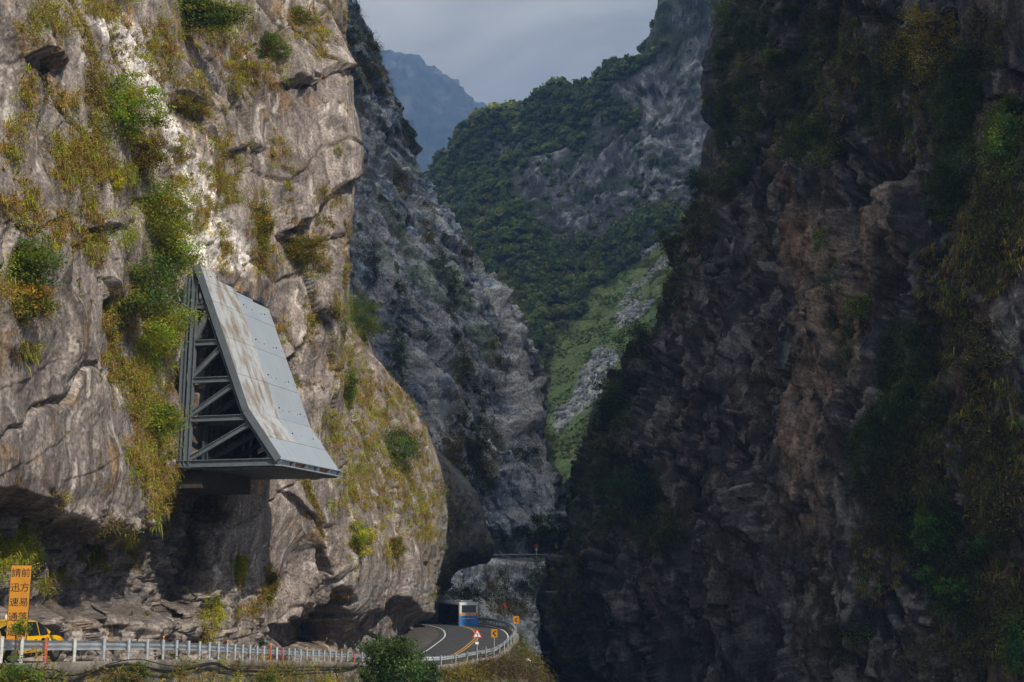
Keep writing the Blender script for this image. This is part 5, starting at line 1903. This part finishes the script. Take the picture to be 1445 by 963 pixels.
# tall falling-rock sign
sb = Vector(pix(20, 942, 42.6))
sg = empty('warning_sign', sb - Vector((0, 0, 0.85)), 'tall yellow roadside board with black vertical Chinese writing before the taxi', 'sign', math.radians(14))
b = MB()
b.cyl((0, 0.05, 1.9), 0.045, 3.9, n=12)
b.build('pole', M_POLE, sg, smooth=True)
b = MB()
zc = 3.02
b.box((0.0, -0.03, zc), (0.69, 0.03, 2.55), bev=0.008)
b.build('frame', M_SIGNB, sg)
b = MB()
b.box((0.0, -0.042, zc), (0.65, 0.03, 2.51), bev=0.006)
b.build('board', M_SIGNY, sg)
for c, txt in ((0.155, '前方易落石'), (-0.155, '請迅速通過')):
    for k, ch in enumerate(txt):
        text_obj('character', ch, 0.32, M_SIGNB, sg, (c, -0.0595, zc + 1.255 - 0.27 - 0.495 * k), (math.pi / 2, 0, 0))


def chevron(px_, py_, Y, z_drop, label, scale=1.0, rz=0.1):
    """yellow square with a black arrowhead pointing left, on a post"""
    c = Vector(pix(px_, py_, Y))
    r = empty('chevron_sign', c - Vector((0, 0, z_drop)), label, 'sign', rz, 'black and yellow curve chevrons')
    b = MB()
    b.cyl((0, 0.04, z_drop / 2 - 0.25), 0.04, z_drop + 1.0, n=10)
    b.build('pole', M_POLE, r)
    b = MB()
    b.box((0, 0, z_drop), (0.62 * scale, 0.03, 0.80 * scale), bev=0.01)
    b.build('board', M_SIGNY, r)
    b = MB()
    w_, h_, t_ = 0.20 * scale, 0.27 * scale, 0.2 * scale
    out_ = [(-w_, 0), (w_ - t_ * 0.6, h_), (w_ + t_ * 0.4, h_), (-w_ + t_, 0), (w_ + t_ * 0.4, -h_), (w_ - t_ * 0.6, -h_)]
    out_ = [(x - 0.02, z) for x, z in out_]
    vs = [Vector((x, -0.02, z + z_drop)) for x, z in out_] + [Vector((x, -0.012, z + z_drop)) for x, z in out_]
    fs = [(0, 1, 2, 3), (3, 4, 5, 0), (6, 9, 8, 7), (6, 11, 10, 9)] + [(i, (i + 1) % 6, 6 + (i + 1) % 6, 6 + i) for i in range(6)]
    b.add(vs, fs)
    b.build('arrow', M_SIGNB, r)
    return r


chevron(697.5, 894, 120.5, 1.9, 'nearer chevron board standing on the inside of the guardrail bend', 0.96, 0.02)
chevron(728.5, 875, 134, 2.2, 'farther chevron board at the outermost point of the guardrail bend', 1.0, 0.0)

c = Vector(pix(673.5, 896, 114.5))
tr = empty('curve_sign', c - Vector((0, 0, 2.3)), 'red edged white triangle sign with a left bend arrow by the guardrail', 'sign', 0.02)
b = MB()
b.cyl((0, 0.04, 1.1), 0.04, 2.7, n=10)
b.build('pole', M_POLE, tr)
sA_ = 0.48


def tri(s_):
    return [(-s_, -s_ * 0.58), (s_, -s_ * 0.58), (0, s_ * 1.15)]


I4 = Matrix.Translation((0, 0, 2.3))
b = MB()
b.prism(tri(sA_), 0.02, I4)
b.build('border', M_SIGNR, tr)
b = MB()
b.prism(tri(sA_ * 0.66), 0.02, Matrix.Translation((0, -0.008, 2.3)))
b.build('board', M_SIGNW, tr)
b = MB()
M2 = Matrix.Translation((0, -0.022, 2.3))
b.prism([(0.02, -0.17), (0.09, -0.17), (0.09, 0.03), (0.0, 0.13), (-0.05, 0.08), (0.02, 0.0)], 0.012, M2)
b.prism([(-0.10, 0.14), (-0.085, 0.02), (0.03, 0.14)], 0.012, Matrix.Translation((0, -0.023, 2.3)))
b.build('arrow', M_SIGNB, tr)
b = MB()
b.box((-0.02, 0.0, 1.55), (0.30, 0.02, 0.22))
b.build('plate', M_SIGNW, tr)

# leaning reflector board beyond the bend
c = Vector(pix(712.5, 855, 152))
rf = empty('hazard_post', c - Vector((0, 0, 2.6)), 'thin post topped by a tilted orange red reflector beyond the bend', 'post')
b = MB()
b.tube([(0.25, 0, 0), (0.1, 0, 1.4), (0, 0, 2.5)], 0.05, 8)
b.tube([(-0.15, 0, 0), (0.05, 0, 1.6)], 0.04, 8)
b.build('pole', M_POLE, rf)
b = MB()
b.box((0, -0.05, 2.6), (0.34, 0.05, 0.62), mat=Matrix.Rotation(-0.45, 4, 'Y'), bev=0.02)
b.build('reflector_board', M_SIGNO, rf)

# far road sign
c = Vector(pix(757, 771, 263))
fs_ = empty('road_sign', c - Vector((0, 0, 2.5)), 'small red topped sign on a white pole beside the far road', 'sign')
b = MB()
b.cyl((0, 0.04, 1.2), 0.06, 2.4, n=8)
b.build('pole', M_SIGNW, fs_)
b = MB()
b.cyl((0, 0, 2.6), 0.42, 0.05, axis='Y', n=20)
b.build('board', M_SIGNR, fs_)
b = MB()
b.box((0, -0.03, 1.8), (0.5, 0.04, 0.5))
b.build('plate', M_SIGNW, fs_)

# distance plate on the rock
c, n_ = hit('L', 373, 903)
if c is not None:
    dp = empty('marker_plate', c + n_ * 0.12, 'tiny turquoise plate fixed to the pale rock behind the guardrail', 'sign', math.atan2(n_.x, -n_.y))
    b = MB()
    b.box((0, 0, 0), (0.2, 0.03, 0.24), bev=0.01)
    b.build('board', mat_plain('turquoise plate', (0.02, 0.42, 0.33), 0.5, 0, 0.05, 4.0), dp)
    b = MB()
    b.box((0, 0.1, 0), (0.05, 0.2, 0.05))
    b.build('bracket', M_POLE, dp)

# loose pale stone on the bank
c, n_ = hit('B', 740, 936)
if c is not None:
    bm = bmesh.new()
    bmesh.ops.create_icosphere(bm, subdivisions=3, radius=0.28)
    for v in bm.verts:
        v.co += v.co.normalized() * 0.12 * float(fbm(np.array([tuple(v.co * 3)]), 3, seed=8)[0])
        v.co.z *= 0.8
    me = bpy.data.meshes.new('boulder')
    bm.to_mesh(me)
    bm.free()
    me.materials.append(M_SIGNW)
    tag(link('boulder', me, None, c + n_ * 0.45), 'small pale stone among brown weeds below the bend', 'stone')

# ================================================================== foreground growth on the bank
c = Vector(pix(556, 932, 78))
make_plant('roadside_tree', ground_below(c, 4.0), c, (2.35, 2.2, 1.95), (0.055, 0.10, 0.022), 601, 'rounded green tree in front of the guardrail before the bend', 'tree', n_clump=46, n_leaf=150, leaf=0.21, loose=0.3, trunk_r=0.12, limbs=14)
c = Vector(pix(596, 955, 84))
make_plant('roadside_tree', ground_below(c, 3.0), c, (1.3, 1.3, 1.2), (0.05, 0.09, 0.022), 602, 'lower dark green tree tucked right of the rounded roadside tree', 'tree', n_clump=26, n_leaf=110, leaf=0.19, loose=0.35, trunk_r=0.08)
c = Vector(pix(524, 960, 76))
make_plant('shrub', ground_below(c, 1.6), c, (1.0, 1.0, 0.9), (0.05, 0.09, 0.02), 603, 'dark shrub at the left foot of the rounded roadside tree', 'shrub', n_clump=20, n_leaf=90, leaf=0.17, loose=0.35, trunk_r=0.06)
c = Vector(pix(24, 884, 40.2))
make_plant('sapling', ground_below(c, 2.2), c, (0.42, 0.4, 0.42), (0.13, 0.20, 0.03), 604, 'thin bright sapling covering the foot of the yellow sign', 'sapling', n_clump=16, n_leaf=26, leaf=0.10, loose=0.8, trunk_r=0.022)
for i, (x, y, Y, r, colr, lab) in enumerate([
    (14, 950, 38.2, 0.75, (0.15, 0.20, 0.03), 'lime green bush in the near corner below the yellow sign'),
    (42, 962, 37.6, 0.55, (0.14, 0.18, 0.03), 'small lime bush right of the bush below the yellow sign'),
    (196, 946, 46.5, 0.50, (0.11, 0.13, 0.03), 'weedy green bush under the guardrail where the hose rises'),
    (182, 962, 45.6, 0.55, (0.15, 0.12, 0.04), 'yellowish weed clump below the weedy bush and the hose'),
    (374, 955, 69, 0.7, (0.13, 0.16, 0.035), 'tuft of green and straw weeds on the retaining wall'),
]):
    c = Vector(pix(x, y, Y))
    make_plant('shrub', ground_below(c, r), c, (r, r * 0.8, r * 0.8), colr, 620 + i, lab, 'shrub', n_clump=24, n_leaf=70, leaf=0.085, loose=0.6, trunk_r=0.02)

# weeds over the whole bank
bank = Stuff()
idx = np.nonzero((BV_[:, 1] > 33) & (BV_[:, 1] < 175) & (BV_[:, 2] > -26))[0]
rr_ = np.linalg.norm(BV_[idx] - np.array([0, 0, 0]), axis=1)
w_ = 1.0 / np.maximum(rr_, 30)
pick = PRNG.choice(idx, 5200, p=w_ / w_.sum())
nz_ = fbm(BV_[pick] / 3.0, 3, seed=240)
pick = pick[nz_ > -0.25]
P = BV_[pick] + PRNG.normal(size=(len(pick), 3)) * 0.25
pal = np.array([OLIVE, STRAW, MIDG, BROWN, OLIVE, LIME])
far_b = P[:, 1] > 95
cid = np.where(far_b, PRNG.choice([0, 2, 3, 3, 2], len(P)), PRNG.choice([0, 1, 4, 5, 1, 2], len(P)))
cc = pal[cid] * (0.6 + 0.6 * PRNG.rand(len(P), 1))
bank.add(*tufts(P, BN_[pick], 12, 0.25 + 0.45 * PRNG.rand(len(P)), 0.018, cc, PRNG, 0.9))
k = np.repeat(np.arange(0, len(P), 2), 40)
C = P[k] + PRNG.normal(size=(len(k), 3)) * np.array([0.35, 0.35, 0.25]) + np.array([0, 0, 0.2])
bank.add(*leaf_quads(C, 0.10 + 0.1 * PRNG.rand(len(k)), 0.07, cc[k] * (0.7 + 0.6 * PRNG.rand(len(k), 1)), 0.5))
# thicker brush below the bend
for (x, y, rx, ry, n, colr) in [(745, 905, 30, 22, 90, MIDG), (760, 930, 34, 26, 110, OLIVE), (705, 945, 40, 16, 120, BROWN), (660, 955, 40, 12, 90, OLIVE), (770, 955, 26, 16, 70, BROWN), (735, 950, 24, 16, 60, BROWN)]:
    for _ in range(n):
        a, r = PRNG.rand() * 6.283, PRNG.rand() ** 0.6
        h, nn = hit('B', x + rx * r * math.cos(a), y + ry * r * math.sin(a))
        if h is None:
            continue
        R = 0.35 + 0.5 * PRNG.rand()
        C = np.array(h) + PRNG.normal(size=(50, 3)) * R * np.array([0.7, 0.7, 0.5]) + np.array([0, 0, R * 0.5])
        bank.add(*leaf_quads(C, 0.2, 0.11, np.array(colr)[None] * (0.5 + 0.8 * PRNG.rand()) * (0.7 + 0.6 * PRNG.rand(50, 1)), 0.5))
bank.build('bank_weeds', M_LEAF)
# ================================================================== camera, sun, sky, air
cam = bpy.data.cameras.new('Camera')
cam.sensor_width = 36
cam.lens = FPX / 1445 * 36
cam.clip_start = 0.5
cam.clip_end = 30000
co = bpy.data.objects.new('Camera', cam)
COL.objects.link(co)
co.rotation_euler = (math.pi / 2 + PITCH, 0, 0)
SC.camera = co

ELEV = math.radians(38)
SUNH = Vector((0.6, -0.8, 0)).normalized()
sd = Vector((SUNH.x * math.cos(ELEV), SUNH.y * math.cos(ELEV), math.sin(ELEV)))
sun = bpy.data.lights.new('Sun', 'SUN')
sun.energy = 5.0
sun.angle = math.radians(0.5)
sun.color = (1.0, 0.91, 0.78)
so = bpy.data.objects.new('Sun', sun)
COL.objects.link(so)
so.rotation_euler = (-sd).to_track_quat('-Z', 'Y').to_euler()

CLOUD_UP, CLOUD_AHEAD = 6.6, 2.05
w = bpy.data.worlds.new('World')
SC.world = w
w.use_nodes = True
t = w.node_tree
t.nodes.clear()
N = t.nodes.new
out = N('ShaderNodeOutputWorld')
sky = N('ShaderNodeTexSky')
sky.sky_type = 'NISHITA'
sky.sun_disc = False
sky.sun_elevation = ELEV
sky.sun_rotation = math.atan2(SUNH.x, SUNH.y)
bg1 = N('ShaderNodeBackground')
bg1.inputs['Strength'].default_value = 0.15
t.links.new(sky.outputs[0], bg1.inputs['Color'])
tc = N('ShaderNodeTexCoord')
mp = N('ShaderNodeMapping')
mp.inputs['Scale'].default_value = (1.0, 1.0, 2.2)
t.links.new(tc.outputs['Generated'], mp.inputs['Vector'])
nz = N('ShaderNodeTexNoise')
nz.inputs['Scale'].default_value = 4.5
nz.inputs['Detail'].default_value = 7
nz.inputs['Roughness'].default_value = 0.5
nz.inputs['Distortion'].default_value = 0.4
t.links.new(mp.outputs[0], nz.inputs['Vector'])
rp = N('ShaderNodeValToRGB')
rp.color_ramp.elements[0].position = 0.3
rp.color_ramp.elements[0].color = (0.10, 0.103, 0.098, 1)
rp.color_ramp.elements[1].position = 0.74
rp.color_ramp.elements[1].color = (0.37, 0.352, 0.305, 1)
t.links.new(nz.outputs['Fac'], rp.inputs['Fac'])
bg2 = N('ShaderNodeBackground')
bg2.inputs['Strength'].default_value = 1.0
t.links.new(rp.outputs[0], bg2.inputs['Color'])
# grey cloud lies on the mountains ahead; overhead and behind it is broken, brighter and lets the blue through
sx = N('ShaderNodeSeparateXYZ')
t.links.new(tc.outputs['Generated'], sx.inputs[0])


def maprange(sock, a, b, c, d):
    m = N('ShaderNodeMapRange')
    m.interpolation_type = 'SMOOTHSTEP'
    for k, v in zip(('From Min', 'From Max', 'To Min', 'To Max'), (a, b, c, d)):
        m.inputs[k].default_value = v
    t.links.new(sock, m.inputs['Value'])
    return m.outputs[0]


def wmath(op, a, b):
    m = N('ShaderNodeMath')
    m.operation = op
    for k, v in ((0, a), (1, b)):
        if hasattr(v, 'links'):
            t.links.new(v, m.inputs[k])
        else:
            m.inputs[k].default_value = v
    return m.outputs[0]


ahead = wmath('MULTIPLY', maprange(sx.outputs['Y'], 0.45, 0.8, 0.0, 1.0), maprange(sx.outputs['Z'], 0.72, 0.5, 0.0, 1.0))
cover = wmath('MAXIMUM', ahead, maprange(nz.outputs['Fac'], 0.40, 0.56, 0.15, 0.95))
t.links.new(wmath('ADD', wmath('MULTIPLY', ahead, -CLOUD_UP + CLOUD_AHEAD), CLOUD_UP), bg2.inputs['Strength'])
mx = N('ShaderNodeMixShader')
t.links.new(cover, mx.inputs[0])
t.links.new(bg1.outputs[0], mx.inputs[1])
t.links.new(bg2.outputs[0], mx.inputs[2])
t.links.new(mx.outputs[0], out.inputs['Surface'])

# air: one even haze round everything
hz = bpy.data.materials.new('haze')
hz.use_nodes = True
ht = hz.node_tree
ht.nodes.clear()
ho = ht.nodes.new('ShaderNodeOutputMaterial')
pv = ht.nodes.new('ShaderNodeVolumePrincipled')
pv.inputs['Color'].default_value = (0.16, 0.29, 0.59, 1)
pv.inputs['Density'].default_value = 0.00036
pv.inputs['Anisotropy'].default_value = 0.0
ht.links.new(pv.outputs[0], ho.inputs['Volume'])
b = MB()
b.box((0, 6000, 760), (19000, 20400, 1614))
structure(b.build('haze', hz), 'stuff')

SC.view_settings.view_transform = 'Standard'
SC.view_settings.look = 'None'
SC.view_settings.exposure = 0.82
SC.view_settings.gamma = 1.0
SC.view_settings.use_curve_mapping = False
SC.render.engine = 'CYCLES'
SC.cycles.use_denoising = True
SC.cycles.adaptive_threshold = 0.006
SC.cycles.max_bounces = 6
SC.cycles.diffuse_bounces = 3
SC.cycles.transparent_max_bounces = 8
SC.cycles.volume_bounces = 0
